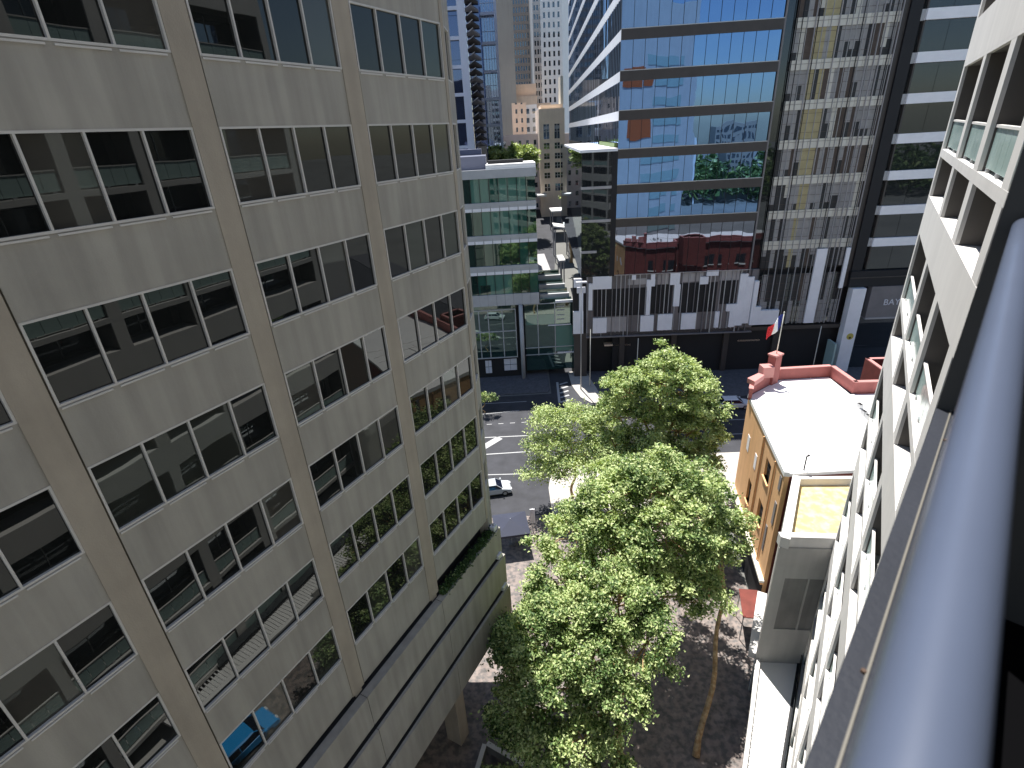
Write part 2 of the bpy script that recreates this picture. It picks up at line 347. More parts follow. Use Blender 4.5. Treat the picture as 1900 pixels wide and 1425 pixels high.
for zt, z_, ty in zs:
    if zt > TOPZ or z_ < 3: continue
    for oi, (a, b) in enumerate(OPEN):
        a_, b_ = a * U, b * U
        if ty == 'A' :
            # upper pair with balustrade
            bl = MB(FR).m('balglass')
            nn = 5; L_ = (a_ - b_ - .1) / nn
            for q in range(nn): bl.box(b_ + .05 + q * L_ + .012, b_ + .05 + (q + 1) * L_ - .012, -.16, -.14, z_ + .10, z_ + 1.0)
            bo = bl.build('balustrade', RB)
            MB(FR).m('white').box(b_ + .02, a_ - .02, -.20, -.11, z_ + 1.0, z_ + 1.06).build('handrail', bo)
            MB(FR).m('metal').box(b_ + .3, b_ + .45, -.19, -.12, z_, z_ + .1).box(a_ - .45, a_ - .3, -.19, -.12, z_, z_ + .1).box((a_ + b_) / 2 - .08, (a_ + b_) / 2 + .08, -.19, -.12, z_, z_ + .1).build('bracket', bo)
        wf = MB(FR).m('dglass').quad(b_ + .1, a_ - .1, -DEP - .58, z_, zt - .2, .002)
        wf.m('metal').box((a_ + b_) / 2 - .03, (a_ + b_) / 2 + .03, -DEP - .59, -DEP - .54, z_, zt)
        wf.build('window', RB)
# north face orange sign, seen in the tower's reflection
FN = Fr(123.8, *FR.p(SE, 0, 0)[:2], -1)
MB(FN).m('orsign').box(4.5, 10.5, .02, .10, 44.0, 47.5).box(4.5, 10.5, .02, .10, 33.5, 38.0).build('sign_panel', RB)
nw = MB(FN).m('balglass')
for z in range(8, 50, 4): nw.box(11, 20, .02, .06, z, z + 2.0)
nw.build('window', RB)

# ---------------------------------------------------------------- camera balcony
BL = thing('balcony', 'blue-grey balcony ledge with black interior beneath the handrail, lower right', 'balcony', FB.p(1, -1, 34.8))
z0 = H - 1.0
MB(FB).m('lead').box(-3, 2.62, -.155, .024, z0 - .16, z0).build('ledge', BL, bevel=.004)
MB(FB).m('bead').box(-3, 2.3, -.021, -.016, z0, z0 + .004).build('sealant_bead', BL)
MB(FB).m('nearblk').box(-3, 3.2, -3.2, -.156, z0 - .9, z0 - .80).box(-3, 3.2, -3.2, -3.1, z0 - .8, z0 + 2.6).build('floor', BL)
MB(FB).m('post').box(2.3, 2.62, -.045, .0235, z0, z0 + 4).box(2.3, 2.5, -3.2, -.045, z0 - .8, z0 + 4).build('end_panel', BL)
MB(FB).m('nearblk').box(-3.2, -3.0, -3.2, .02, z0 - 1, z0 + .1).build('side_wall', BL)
for s_, o_ in ((.95, -.012), (2.05, -.028)):
    MB(FB).m('embk').tube([FB.p(s_, o_, z0), FB.p(s_, o_, z0 + .006)], [.006, .005], 10).build('screw_head', BL)
RL = MB(FB).m('railm').tube([FB.p(s_, -.0405, H - .342) for s_ in np.linspace(-3, 2.28, 12)], [.030] * 12, 32).build('handrail', None, True)
tag(RL, 'thick blue-grey tubular metal handrail, blurred in the right foreground', 'handrail')

# ================================================================ GLASS OFFICE TOWER
TW = thing('office_tower', 'glass office tower mirroring blue sky, dark floor bands, white and grey louvred podium', 'building', FT.p(25, 0, 0))
bt = [46.8 + 4.45 * i for i in (2, 1)] + [46.8, 42.37, 37.93, 33.35, 28.9, 24.45]
TOP = 57.0
XL, XM, XC, XD, XE = 11.2, 30.6, 32.2, 44.3, 46.5
MB(FT).m('black').box(XL + .3, XE - .05, -22, -1.2, 0, TOP).build('core', TW)
prev = TOP
for zt in bt + [None]:
    zlow = zt if zt else 16.45
    gl = MB(FT).m('bglass' if zt else 'bglassd'); x = XL
    while x < XM - .3:
        x2 = min(x + 1.48, XM); gl.quad(x, x2, -.02, zlow, prev, .009); x = x2
    gl.m('black'); x = XL + 1.48
    while x < XM - .3: gl.box(x - .02, x + .02, -.02, .03, zlow, prev); x += 1.48
    gl.m('metal').box(XL, XM, -.02, .09, zlow, zlow + .09)
    gl.build('window_band', TW)
    # curtain wall behind fins
    cw = MB(FT); x = XC; fl = prev - zlow
    while x < XD - .2:
        x2 = min(x + .62, XD); r_ = rnd.random(); pos = (x - XC) / (XD - XC)
        if .2 < pos < .38 and rnd.random() < .65: mt = 'blindy'
        else: mt = 'blind' if r_ < .55 else ('blindb' if r_ < .74 else ('blindg' if r_ < .9 else 'cream'))
        hh = rnd.choice([1, 1, .75, .5]) if mt in ('blind', 'cream') else 1
        cw.m(mt).quad(x, x2, -.45, prev - fl * hh, prev)
        if hh < 1: cw.m('blindg').quad(x, x2, -.45, zlow, prev - fl * hh)
        x = x2
    cw.build('curtain_wall_bay', TW)
    if zt:
        MB(FT).m('bronze').box(XL - .02, XM, -.5, .06, zt - 1.12, zt).build('spandrel_band', TW)
        cb = MB(FT).m('cream'); x = XC
        while x < XD - .2: cb.box(x + .02, min(x + 1.24, XD) - .02, -.5, -.26, zt - 1.1, zt - .02); x += 1.24
        cb.build('spandrel_panel', TW)
        prev = zt - 1.12
MB(FT).m('cream').box(XC, XD, -.5, -.30, 19.1, 20.3).build('spandrel_panel', TW)
# vertical glass fins over the curtain wall, down to the awning level
fn = MB(FT); x = XC
while x <= XD + .05:
    q_ = rnd.random(); fn.m('blind' if q_ < .4 else ('black' if q_ < .7 else 'greyp')).box(x - .028, x + .028, -.22, -.10 if q_ < .7 else .02, 7.9, TOP); x += rnd.choice([.31, .62, .62, .93])
fn.m('blindb')
for z in np.arange(8.6, TOP, 1.11): fn.box(XC, XD, -.25, -.23, z, z + .035)
fn.build('facade_fins', TW)
MB(FT).m('dglass').box(XM, XC, -1.2, -.7, 15.6, TOP).m('brownp').box(XM, XM + .2, -.7, .05, 15.6, TOP).build('recess_strip', TW)
MB(FT).m('bronze').box(XD, XE, -1.2, -.3, 13.3, TOP).m('black').box(XD + .8, XE, -.3, .0, 13.3, TOP).build('corner_strip', TW)
MB(FT).m('whitep').box(39.7, 41.1, -.22, .09, 8.0, 19.0).build('white_strip', TW)
MB(FT).m('whitep').box(43.75, 44.3, -.20, .10, 13.2, 19.0).build('white_strip', TW)
# lower part of curtain wall
cw = MB(FT); x = XC
while x < XD - .2:
    x2 = min(x + .62, XD)
    for za, zb_ in ((7.9, 11.4), (11.4, 15.5)): cw.m(rnd.choice(['blind', 'blindg', 'blindb', 'blindg', 'dglass'])).quad(x, x2, -.45, za, zb_)
    x = x2
cw.build('curtain_wall_bay', TW)
# podium box
MB(FT).m('brownp').box(7.2, XC, -.9, -.3, 7.0, 16.4).build('podium_wall', TW)
MB(FT).m('black').box(5.2, 7.2, -.9, -.3, 7.5, 16.2).build('podium_wall', TW)
wn = MB(FT).m('black')
for a, b, c, d in ((8.3, 15.9, 10.2, 14.4), (16.8, 19.9, 10.3, 14.7), (21.0, 26.4, 10.3, 14.8), (27.0, 29.3, 11.4, 14.9)): wn.box(a, b, -.3, -.2, c, d)
wn.m('greyp').box(10.3, 13.3, -.3, -.18, 7.7, 10.0).box(13.3, 16.0, -.3, -.2, 14.9, 15.8).box(17.4, 19.2, -.3, -.2, 14.8, 16.3).box(21.2, 24.2, -.3, -.2, 15.0, 16.3).box(26.6, 29.4, -.3, -.19, 15, 16.4)
wn.build('podium_window', TW)
PAN = [(8.1, 11.0, 14.5, 16.4), (7.5, 8.1, 11.3, 15.4), (6.1, 6.8, 11.2, 14.5), (5.2, 6.8, 7.6, 11.2), (8.2, 10.3, 7.6, 10.0), (15.4, 17.4, 7.6, 10.1),
       (18.0, 20.2, 7.7, 10.2), (21.5, 23.7, 7.7, 10.2), (16.1, 16.8, 10.2, 14.6), (16.0, 17.3, 14.6, 15.6), (16.6, 17.2, 15.6, 16.4), (19.4, 20.8, 14.7, 16.5),
       (20.1, 21.0, 11.4, 14.7), (13.8, 14.4, 15.7, 16.4), (23.7, 25.0, 14.6, 15.7), (24.6, 26.3, 15.8, 16.6), (26.5, 27.2, 7.8, 10.3), (29.5, 30.6, 8.0, 15.9),
       (30.6, 31.6, 8.3, 15.4), (31.6, 32.2, 10.9, 14.8), (28.0, 29.5, 10.3, 11.4), (28.6, 29.5, 7.8, 10.3), (31.6, 33.0, 8.1, 10.9), (33.0, 35.7, 8.1, 10.3), (5.3, 6.6, 14.9, 16.2)]
for a, b, c, d in PAN:
    pm = MB(FT).m('whitep'); x = a; hi = .31 if a >= 31.6 else 0
    while x < b - .12: pm.box(x + .006, min(x + .31, b) - .006, -.29, .05 + hi, c, d); x += .31
    pm.build('white_panel', TW)
ff = MB(FT); x = 7.3
while x < 32.1:
    lo_ = 7.0 if rnd.random() < .3 else 7.6
    ff.m(rnd.choice(['greyp', 'greyp', 'brownp', 'frame'])).box(x - .04, x + .04, -.3, .02, lo_, 16.4); x += rnd.choice([.62, .62, .62, .93])
ff.m('brownp').box(7.2, XC, -.3, .12, 6.85, 7.0)
ff.build('louvre_fins', TW)
# ground floor set back under the podium
gf = MB(FT).m('black').box(5.2, 45, -6.0, -2.5, 0, 7.4)
gf.m('bronze').box(5.2, XE, -6, -.3, 6.95, 7.55)
gf.build('ground_floor', TW)
dp = MB(FT).m('bronze').box(5.4, 7.4, -2.4, -.5, 0, 7.0)
dp.build('column', TW)
for a in (12.5, 20.5, 28.5, 36.0): MB(FT).m('bronze').box(a, a + .8, -1.6, -.8, 0, 7.0).build('column', TW)
MB(FT).m('torange').box(10.2, 14.3, -2.4, -1.2, 4.9, 5.15).build('shop_awning', TW)
MB(FT).m('torange').box(30.8, 34.2, -2.4, -1.2, 4.9, 5.15).build('shop_awning', TW)
for a, b, c, d in ((37.7, 38.9, 4.1, 6.4), (39.3, 41.3, 4.1, 6.5)):
    sg = MB(FT).m('signw')
    n_ = 3
    for q in range(n_): sg.box(a, b, -2.4, -2.3, c + (d - c) / n_ * q + .06, c + (d - c) / n_ * (q + 1) - .06)
    sg.build('poster', TW)
# lower annex left of the tower, with its terrace roof
ax = MB(FT).m('dglass').box(6.4, XL, -60, -.05, 16.4, 33.2); ax.build('annex', TW)
ab = MB(FT).m('greyp')
for z in (20.2, 24.5, 28.9): ab.box(6.3, 8.6 + (z > 24) * 2.4, -.05, .05, z - .35, z)
ab.m('whitep').box(6.2, XL - .02, -40, .12, 33.2, 33.55)
ab.build('annex_band', TW)
MB(FT).m('black').box(10.5, XL + .02, -.05, .10, 16.4, 33.2).build('corner_strip', TW)
# side of the tower running back along the side street
FS = Fr(3.5, *FT.p(XL, 0, 0)[:2], -1)
prev = TOP
for zt in bt + [None]:
    zlow = zt if zt else 34.2
    if zlow < 34: zlow = 34.2
    gl = MB(FS).m('sglass')
    for a in np.arange(0, 24, 1.5): gl.quad(a, a + 1.5, -.02, zlow, prev, .004)
    gl.m('black')
    for a in np.arange(1.5, 24, 1.5): gl.box(a - .03, a + .03, -.02, .03, zlow, prev)
    gl.build('window_band', TW)
    if zt is None or zt < 36: break
    MB(FS).m('whitep').box(0, 24, -.4, .05, zt - 1.12, zt).build('white_band', TW)
    prev = zt - 1.12
pl = MB(FS).m('leaf2'); pl.box(3, 21, -.6, .1, 33.6, 34.1); pl.build('roof_planter', TW)
TR = thing('office_tower', 'rear glass office wing with sloping white bands, running back along the side street', 'building', FS.p(60, 0, 0))
prev = 84.0
for zt in [46.8 + 4.45 * i for i in range(7, 0, -1)] + bt[2:] + [None]:
    zlow = zt if zt else 0
    gl = MB(FS).m('sglass')
    for a in np.arange(24, 105, 3.0): gl.quad(a, a + 3, -.02, zlow, prev, .006)
    gl.m('black')
    for a in np.arange(27, 105, 3): gl.box(a - .04, a + .04, -.02, .03, zlow, prev)
    gl.build('window_band', TR)
    if zt is None: break
    MB(FS).m('whitep' if zt > 36 else 'bronze').box(24.02, 105, -.4, .05, zt - 1.12, zt).build('white_band' if zt > 36 else 'spandrel_band', TR)
    prev = zt - 1.12
MB(FS).m('black').box(24.01, 104.9, -30, -.3, 0, 84).build('core', TR)
for k in range(9): MB(FS).m('greyband').tube([FS.p(24 + k * 4, .5, 30 - k * .3), FS.p(27 + k * 4, 2.4, 27.5 - k * .3)], [.06, .06], 6).build('bracing_strut', TR)

# ---------------------------------------------------------------- banded block at right
DB = thing('office_building', 'dark glass block with white floor bands and BAY sign, upper right', 'building', FT.p(53, 0, 0))
MB(FT).m('dglass').box(XE, 66, -20, -.6, 0, TOP).build('wall', DB)
for i, zt in enumerate(bt + [20.15]):
    wb_ = MB(FT).m('whitep').box(47.1, 66, -.6, .1, zt - 1.15, zt).m('greyband').box(46.55, 47.1, -.9, -.25, zt - 1.15, zt); wb_.build('white_band', DB)
    wl = MB(FT).m('dglass')
    for a in np.arange(47.2, 66, 3.0): wl.quad(a, a + 2.96, -.25, zt - 4.4, zt - 1.2, .004)
    wl.m('bronze').box(47.1, 47.3, -.6, -.2, zt - 4.45, zt - 1.15)
    wl.build('window', DB)
MB(FT).m('black').box(45.0, 66, -.6, .3, 13.3, 15.6).m('bronze').box(45.0, 66, .3, .42, 14.6, 14.75).build('canopy', DB)
MB(FT).m('brownp').box(48.3, 66, -.6, .5, 8.6, 13.3).m('greyp').box(48.3, 66, -.6, .62, 8.4, 8.6).build('sign_fascia', DB)
MB(FT).m('black').box(47.2, 66, -6, -1.5, 0, 8.3).build('shop_front', DB)
MB(FT).m('cream').box(50, 52, -1.5, -1.42, 4.6, 5.2).box(53.2, 53.7, -1.5, -1.42, 2, 5).build('shop_panel', DB)
MB(FT).m('whitep').box(45.4, 47.3, -.4, .9, 0, 13.2).build('pillar', DB)
MB(FT).m('emby').tube([FT.p(46.5, .9, 5.9), FT.p(46.5, .93, 5.9)], [.5, .5], 24).m('embk').tube([FT.p(46.5, .93, 5.7), FT.p(46.5, .95, 5.7)], [.17, .17], 16).build('emblem', DB)
MB(FT).m('balglass').box(44.2, 44.5, -.6, 1.6, 0, 5).build('glass_screen', DB)
cu = bpy.data.curves.new('lettering', 'FONT'); cu.body = 'BAY'; cu.size = 1.25; cu.extrude = .03; cu.space_character = 1.05
to = bpy.data.objects.new('lettering', cu); COL.objects.link(to)
mw = Matrix((Vector((FT.d[0], FT.d[1], 0)), Vector((0, 0, 1)), Vector((FT.m[0], FT.m[1], 0)))).transposed().to_4x4()
mw.translation = Vector(FT.p(50.35, .54, 10.5))
me = bpy.data.meshes.new_from_object(to); bpy.data.objects.remove(to)
me.transform(mw); me.materials.clear(); me.materials.append(M['signw'])
lt = bpy.data.objects.new('lettering', me); COL.objects.link(lt); lt.parent = DB; lt.matrix_parent_inverse = Matrix.Translation(-Vector(DB.location))

# ================================================================ GREEN GLASS BUILDING
GB = thing('office_building', 'low green glass building with pale floor bands, across the road', 'building', (0, 78, 0))
MB(FG).m('black').box(-30, 4.7, -18, -1.2, 3.4, 31.4).build('core', GB)
fz = [(30.6, 27.42), (26.22, 22.9), (21.7, 18.45), (17.15, 14.1)]
for i, (zt, z_) in enumerate(fz):
    gl = MB(FG); x = 4.85
    q = 0
    while x > -24:
        x2 = x - 1.3
        if x > -4.9: mt = [['greend', 'greengl', 'greengl', 'greengl', 'greeng', 'greengl', 'greengl', 'greend'], ['greend', 'greeng', 'greengl', 'greengl', 'greengl', 'greengl', 'greend', 'greend'],
                         ['greend', 'greeng', 'greend', 'greend', 'greend', 'greend', 'greend', 'greend'], ['greeng', 'greend', 'greend', 'greengl', 'greengl', 'greengl', 'greeng', 'greend']][i][q % 8]
        else: mt = 'greeng'
        gl.m(mt).quad(x2, x, -.1, z_, zt, .004); gl.m('black').box(x2 - .03, x2 + .03, -.1, .02, z_, zt); x = x2; q += 1
    if i == 3: gl.m('greend').quad(-3.9, -2.4, -.06, 14.2, 15.6).quad(1.5, 3.6, -.06, 14.4, 16.2)
    gl.build('window_band', GB)
    b_ = MB(FG).m('greyband'); zl = fz[i + 1][0] if i < 3 else 12.35
    x = 4.9
    while x > -24: b_.box(x - 1.27, x, -.2, .12, zl + .02, z_ - .45 if i < 3 else z_); x -= 1.3
    if i < 3:
        b_.m('whitep'); x = 4.9
        while x > -24: b_.box(x - 1.22, x - .05, -.2, .14, zl + .02, zl + .45); x -= 1.3
        b_.m('greyband').box(-24, 4.9, -.2, .16, z_ - .45, z_)
    b_.build('floor_band', GB)
MB(FG).m('greyband').box(-24, 5.0, -.3, .2, 30.6, 31.75).build('fascia', GB)
MB(FG).m('roofw').box(-24, 4.8, -18, -.3, 31.4, 31.6).build('roof', GB)
MB(FG).m('roofw').box(-1.9, 5.0, -6.5, -.3, 31.75, 32.3).m('black').box(-1.6, 3.4, -4, -2.6, 32.3, 32.75).build('roof_edge', GB)
MB(FG).m('screenp').box(-12, -1.9, -9, -3, 31.6, 33.4).box(-12, -2.6, -11, -9, 31.6, 34.2).build('plant_screen', GB)
# street level glass box
lb = MB(FG).m('greend').box(-24, 1.2, -.6, -.4, 3.7, 12.3)
lb.m('greyband')
for x in (-4.55, -3.1, -.9, 1.15): lb.box(x - .07, x + .07, -.4, -.28, 3.6, 11.6)
for z in (3.55, 8.0, 11.5): lb.box(-24, 1.2, -.4, -.29, z, z + .16)
lb.build('window', GB)
rb = MB(FG).m('greend').box(2.6, 10.4, -1.0, -.5, 1.0, 12.2).m('greengl').quad(7.4, 10.3, -.45, 4.2, 8.4).quad(2.8, 7.2, -.46, 8.8, 10.4)
rb.m('greyband')
for x in (4.6, 7.3, 10.35): rb.box(x - .06, x + .06, -.5, -.36, 3.6, 12.2)
for z in (3.7, 4.9, 12.1): rb.box(2.5, 10.4, -.5, -.35, z, z + .10)
rb.m('whitep').box(7.4, 10.2, -.5, -.3, 12.2, 12.55).box(6.2, 9.8, -.5, -.34, 8.5, 8.65).box(7.6, 10.3, -.5, -.33, 3.8, 4.0)
for z in (9.4, 10.1, 10.9, 11.5): rb.m('greyband').box(7.6, 8.8, -.5, -.4, z, z + .12)
rb.build('window', GB)
st = MB(FG)
for i_, z in enumerate(np.arange(12.8, 16.4, .55)): st.m(['greend', 'greyband'][i_ % 2]).box(5.1, 9.9 - i_ * .25, -1.3 - i_ * .7, -.6 - i_ * .7, 12.3, z)
st.build('stepped_glazing', GB)
MB(FG).m('greyband').tube([(2.0, 77.6, 0), (2.0, 77.6, 12.35)], [.32, .32], 20).build('column', GB, True)
sf = MB(FG).m('black').box(-24, 2.4, -3, -.7, 0, 3.5); sf.build('shop_front', GB)
for a, b, c, d in ((-4.15, -3.1, .9, 3.1), (-1.1, 1.0, 1.2, 3.2)):
    s_ = MB(FG).m('signw'); zm = (c + d) / 2
    for q in range(2): s_.box(a + (b - a) / 2 * q + .02, a + (b - a) / 2 * (q + 1) - .02, -.68, -.6, c, zm - .05).box(a + (b - a) / 2 * q + .02, a + (b - a) / 2 * (q + 1) - .02, -.68, -.6, zm + .05, d)
    s_.build('poster', GB)

# ================================================================ CORNER BUILDING (ochre side, red parapet, white roof)
CB = thing('corner_building', 'ochre rendered corner building with white flat roof and red parapet, right of the tree tops', 'building', (22, 38, 0))
rp = [(18.8, 29.7), (21.4, 41.6), (25.1, 44.2), (29.75, 44.2), (29.6, 40.6), (52, 39.2), (52, 29.7)]
MB().m('redb').prism([(18.83, 29.7), (21.43, 41.6), (25.1, 44.18), (29.7, 44.18), (29.6, 40.58), (51.9, 39.1), (51.9, 29.72)], 0, 13.55).build('wall', CB)
MB().m('roofw').prism(rp, 13.55, 13.8).build('roof', CB)
t_ = math.degrees(math.atan2(2.6, 11.9)); FO = Fr(t_, 18.8, 29.7, -1)      # side wall, s from near corner
sw = MB(FO).m('orange'); Wn = [(3.0, 4.4, 10.6, 12.3), (3.0, 4.3, 6.5, 8.4), (6.9, 8.0, 5.6, 7.8)]
# wall panels around the three real openings
sw.box(0, 12.15, -.02, .28, 0, 5.5); sw.box(0, 12.15, -.02, .28, 12.3, 13.55)
sw.box(0, 3.0, -.02, .28, 5.5, 12.3); sw.box(4.4, 6.9, -.02, .28, 5.5, 12.3); sw.box(8.0, 12.15, -.02, .28, 5.5, 12.3)
sw.box(3.0, 4.4, -.02, .28, 5.5, 6.5); sw.box(3.0, 4.4, -.02, .28, 8.4, 10.6); sw.box(6.9, 8.0, -.02, .28, 7.8, 12.3); sw.box(6.9, 8.0, -.02, .28, 5.5, 5.6)
sw.build('side_wall', CB)
for a, b, c, d in Wn:
    wf = MB(FO).m('black').box(a, b, .02, .06, c, d).m('brownp').box(a, a + .06, .06, .1, c, d).box(b - .06, b, .06, .1, c, d).box(a, b, .06, .11, (c + d) / 2 - .03, (c + d) / 2 + .03); fo = wf.build('window', CB)
    MB(FO).m('orange').box(a - .1, b + .1, .06, .40, c - .12, c).build('sill', fo)
MB(FO).m('whitep').box(9.5, 10.2, .28, .31, 9.4, 10.9).build('vent_cover', CB)
MB(FO).m('whitep').box(6.7, 7.3, .28, .31, 9.4, 10.8).build('vent_cover', CB)
MB(FO).m('orange').tube([FO.p(5.6, .36, 4), FO.p(5.6, .36, 13.4)], [.07, .07], 8).tube([FO.p(2.1, .36, 4), FO.p(2.1, .36, 13.4)], [.06, .06], 8).build('downpipe', CB)
for a, b, c, d in ((.35, .75, 8.9, 10.9), (.35, .75, 12.0, 13.2), (1.3, 1.6, 5.6, 8.0)): MB(FO).m('brownp').box(a, b, .285, .34, c, d).build('shutter', CB)
MB(FO).m('cream').box(-.2, 12.2, .28, .62, 3.75, 3.95).m('orange').box(-.2, 12.2, .28, .55, 3.55, 3.75).build('cornice', CB)
MB(FO).m('black').box(0, 12.1, .28, .33, 0, 3.5).build('shop_front', CB)
def wallrun(pts, th, z0, z1, mt, name, parent, cap=None):
    for a, b in zip(pts[:-1], pts[1:]):
        a = Vector(a); b = Vector(b); n_ = Vector((-(b - a).y, (b - a).x)).normalized() * th
        e = (b - a).normalized() * .002
        w_ = MB().m(mt).prism([tuple(a + e), tuple(b - e), tuple(b - e + n_), tuple(a + e + n_)], z0, z1)
        if cap: w_.m(cap).prism([tuple(a - n_ * .15), tuple(b - n_ * .15), tuple(b + n_ * 1.15), tuple(a + n_ * 1.15)], z1, z1 + .07)
        w_.build(name, parent)
M['wallg'] = mat('plain_grey_render', (.40, .39, .37), .85, .08, .5, .12, .15, 20)
M['redcap'] = mat('pale_red_coping', (.52, .23, .21), .7, .1)
wallrun([(20.9, 40.6), (21.5, 41.75), (25.1, 44.3), (29.85, 44.3), (29.85, 40.75), (52, 39.3)], .3, 13.8, 14.85, 'redp', 'parapet', CB, 'redcap')
MB().m('redp').prism([(23.9, 43.2), (24.7, 43.7), (24.4, 44.3), (23.5, 43.8)], 13.8, 16.6).m('redcap').prism([(23.8, 43.1), (24.8, 43.65), (24.45, 44.45), (23.4, 43.85)], 16.6, 16.75).build('corner_pier', CB)
MB().m('redcap').prism([(21.2, 41.1), (22.6, 42.3), (22.3, 42.8), (20.9, 41.9)], 14.9, 15.35).box(22.6, 23.6, 42.6, 43.5, 14.9, 15.9).build('corner_ornament', CB)
bx = MB().m('redb'); P_ = [(32.5, 41.0), (35.4, 40.8), (35.6, 44.0), (32.8, 44.2)]
for i in range(4):
    a = Vector(P_[i]); b = Vector(P_[(i + 1) % 4]); n_ = Vector((-(b - a).y, (b - a).x)).normalized() * .25; bx.prism([tuple(a), tuple(b), tuple(b + n_), tuple(a + n_)], 10, 15.5)
bx.m('redcap')
for i in range(4):
    a = Vector(P_[i]); b = Vector(P_[(i + 1) % 4]); n_ = Vector((-(b - a).y, (b - a).x)).normalized() * .32; bx.prism([tuple(a), tuple(b), tuple(b + n_), tuple(a + n_)], 15.5, 15.6)
bx.build('stair_turret', CB)
rs = MB().m('white')
for x in np.arange(23.2, 33, 1.9): rs.box(x, x + .05, 30.2, 40.2, 13.8, 13.825)
rs.box(20.4, 33, 35.4, 35.46, 13.8, 13.82).build('roof_seam', CB)
wl = MB().m('white')
for a, b in (((28.3, 40.6), (27.6, 34.9)), ((27.7, 35.0), (31, 34.6))): wl.tube([(a[0], a[1], 13.83), (b[0], b[1], 13.83)], [.06, .06], 6)
wl.build('roof_upstand', CB)
for x, y in ((28.4, 36.3), (28.5, 37.0), (28.9, 38.2)): MB().m('metal').box(x - .15, x + .15, y - .25, y + .25, 13.8, 14.15).m('black').box(x - .1, x + .1, y - .2, y + .2, 14.15, 14.2).build('roof_vent', CB)
MB().m('black').tube([(19.96, 30.05, 13.8), (19.96, 30.05, 14.9), (20.1, 30.0, 15.05)], [.05, .05, .09], 8).build('vent_pipe', CB)
MB(FO).m('roofw').box(0, 12.1, .0, .36, 13.55, 13.92).build('roof_edge', CB)
# windows on the street front (mirrored in the tower glass)
fw = MB()
for x in np.arange(26, 50, 2.6):
    for z in (5.2, 9.2):
        y = 44.19 if x < 29 else 40.62 - (x - 29.6) * .066
        fw.m('black').box(x, x + 1.1, y, y + .05, z, z + 2.0).m('cream').box(x - .1, x + 1.2, y, y + .14, z - .2, z)
fw.build('window', CB)
# flag on its pole
FP = thing('flagpole', 'thin pale flagpole on the red corner pier of the ochre building', 'flagpole', (24.15, 43.75, 16.75))
MB().m('cream').tube([(24.15, 43.75, 16.75), (24.2, 43.75, 20.6)], [.05, .035], 8).build('pole', FP, True)
MB().m('cream').tube([(24.2, 43.75, 20.6), (24.2, 43.75, 20.7)], [.07, .04], 8).build('finial', FP)
fg = MB(); nx, ny = 9, 5
def flp(i, j): 
    u = i / nx; v = j / ny
    return (24.18 - 1.15 * u, 43.75 + .18 * math.sin(u * 7 + v * 2), 20.5 - 1.15 * v - 1.25 * u ** 1.1)
for i in range(nx):
    fg.m('flagb' if i < 3 else ('flagw' if i < 6 else 'flagr'))
    for j in range(ny): fg.face([flp(i, j), flp(i + 1, j), flp(i + 1, j + 1), flp(i, j + 1)])
fo = fg.build('flag', None, True); sm = fo.modifiers.new('thick', 'SOLIDIFY'); sm.thickness = .012
tag(fo, 'limp blue, white and red flag hanging from the corner flagpole', 'flag')

# ================================================================ YELLOW-ROOFED BUILDING AND TERRACE
YB = thing('annex_building', 'narrow grey-walled building with yellow roof inside a white parapet, below the white roof', 'building', (17, 26, 0))
NL, NR, BR, BLc = (15.3, 23.75), (19.6, 23.2), (23.2, 29.3), (19.0, 29.65)
def inset(p, c, k): return (p[0] + (c[0] - p[0]) * k, p[1] + (c[1] - p[1]) * k)
cc = ((NL[0] + BR[0]) / 2, (NL[1] + BR[1]) / 2)
MB().m('wallg').prism([NL, NR, BR, BLc], 0, 13.0).build('wall', YB)
MB().m('yellow').prism([(15.8, 24.2), (19.6, 23.75), (22.9, 29.0), (19.3, 29.3)], 13.0, 13.05).build('roof', YB)
for a, b, th in ((NL, NR, .42), (BLc, NL, .50), (BR, BLc, .3)):
    a_ = Vector(a); b_ = Vector(b); n_ = Vector((-(b_ - a_).y, (b_ - a_).x)).normalized() * th
    k_ = MB().m('white').prism([tuple(a_), tuple(b_), tuple(b_ + n_), tuple(a_ + n_)], 13.0, {.42: 13.75, .5: 13.757, .3: 13.6}[th]); k_.build('parapet', YB)
# shallow recess lines of the near wall
t_ = math.degrees(math.atan2(NR[0] - NL[0], NR[1] - NL[1])); FY = Fr(t_, *NL, 1)
pw = MB(FY).m('wallg').box(0, 4.3, 0, .10, 10.6, 12.98).box(0, .7, 0, .10, 6.2, 10.6).box(0, 4.3, 0, .10, 0, 6.2).box(2.05, 2.15, 0, .10, 6.2, 10.6).m('conc_dk').box(.7, 2.05, 0, .03, 6.2, 10.6).box(2.15, 4.3, 0, .03, 6.2, 10.6); pw.build('wall_panel', YB)
MB(FY).m('greend').box(3.9, 4.3, .10, .22, 3.2, 12.6).build('glass_strip', YB)
TE = thing('terrace_canopy', 'bright white ribbed canopy roof at the foot of the grey-walled building, bottom right', 'canopy', (13, 18, 3))
t_ = math.degrees(math.atan2(15.35 - 11.7, 23.6 - 17.2)); FE = Fr(t_, 15.4, 23.7, -1)
poly = [(15.35, 23.7), (11.75, 17.2), (5.0, 6.2), (7.4, 4.6), FR.p(10, .2, 0)[:2], FR.p(SE, .2, 0)[:2]]
MB().m('roofw').prism(poly, 2.75, 3.0).build('deck', TE)
rb_ = MB().m('roofw')
dv = Vector((15.35 - 11.75, 23.7 - 17.2)).normalized(); nv = Vector((dv.y, -dv.x))
for i in range(13, 75):
    a = Vector((15.35, 23.7)) - dv * (i * .27 + .1)
    rb_.hexa([(a.x + q[0] * nv.x + q[1] * dv.x, a.y + q[0] * nv.y + q[1] * dv.y, z) for z in (3.0, 3.05) for q in ((.1, 0), (3.0, 0), (3.0, .09), (.1, .09))])
rb_.build('ribs', TE)
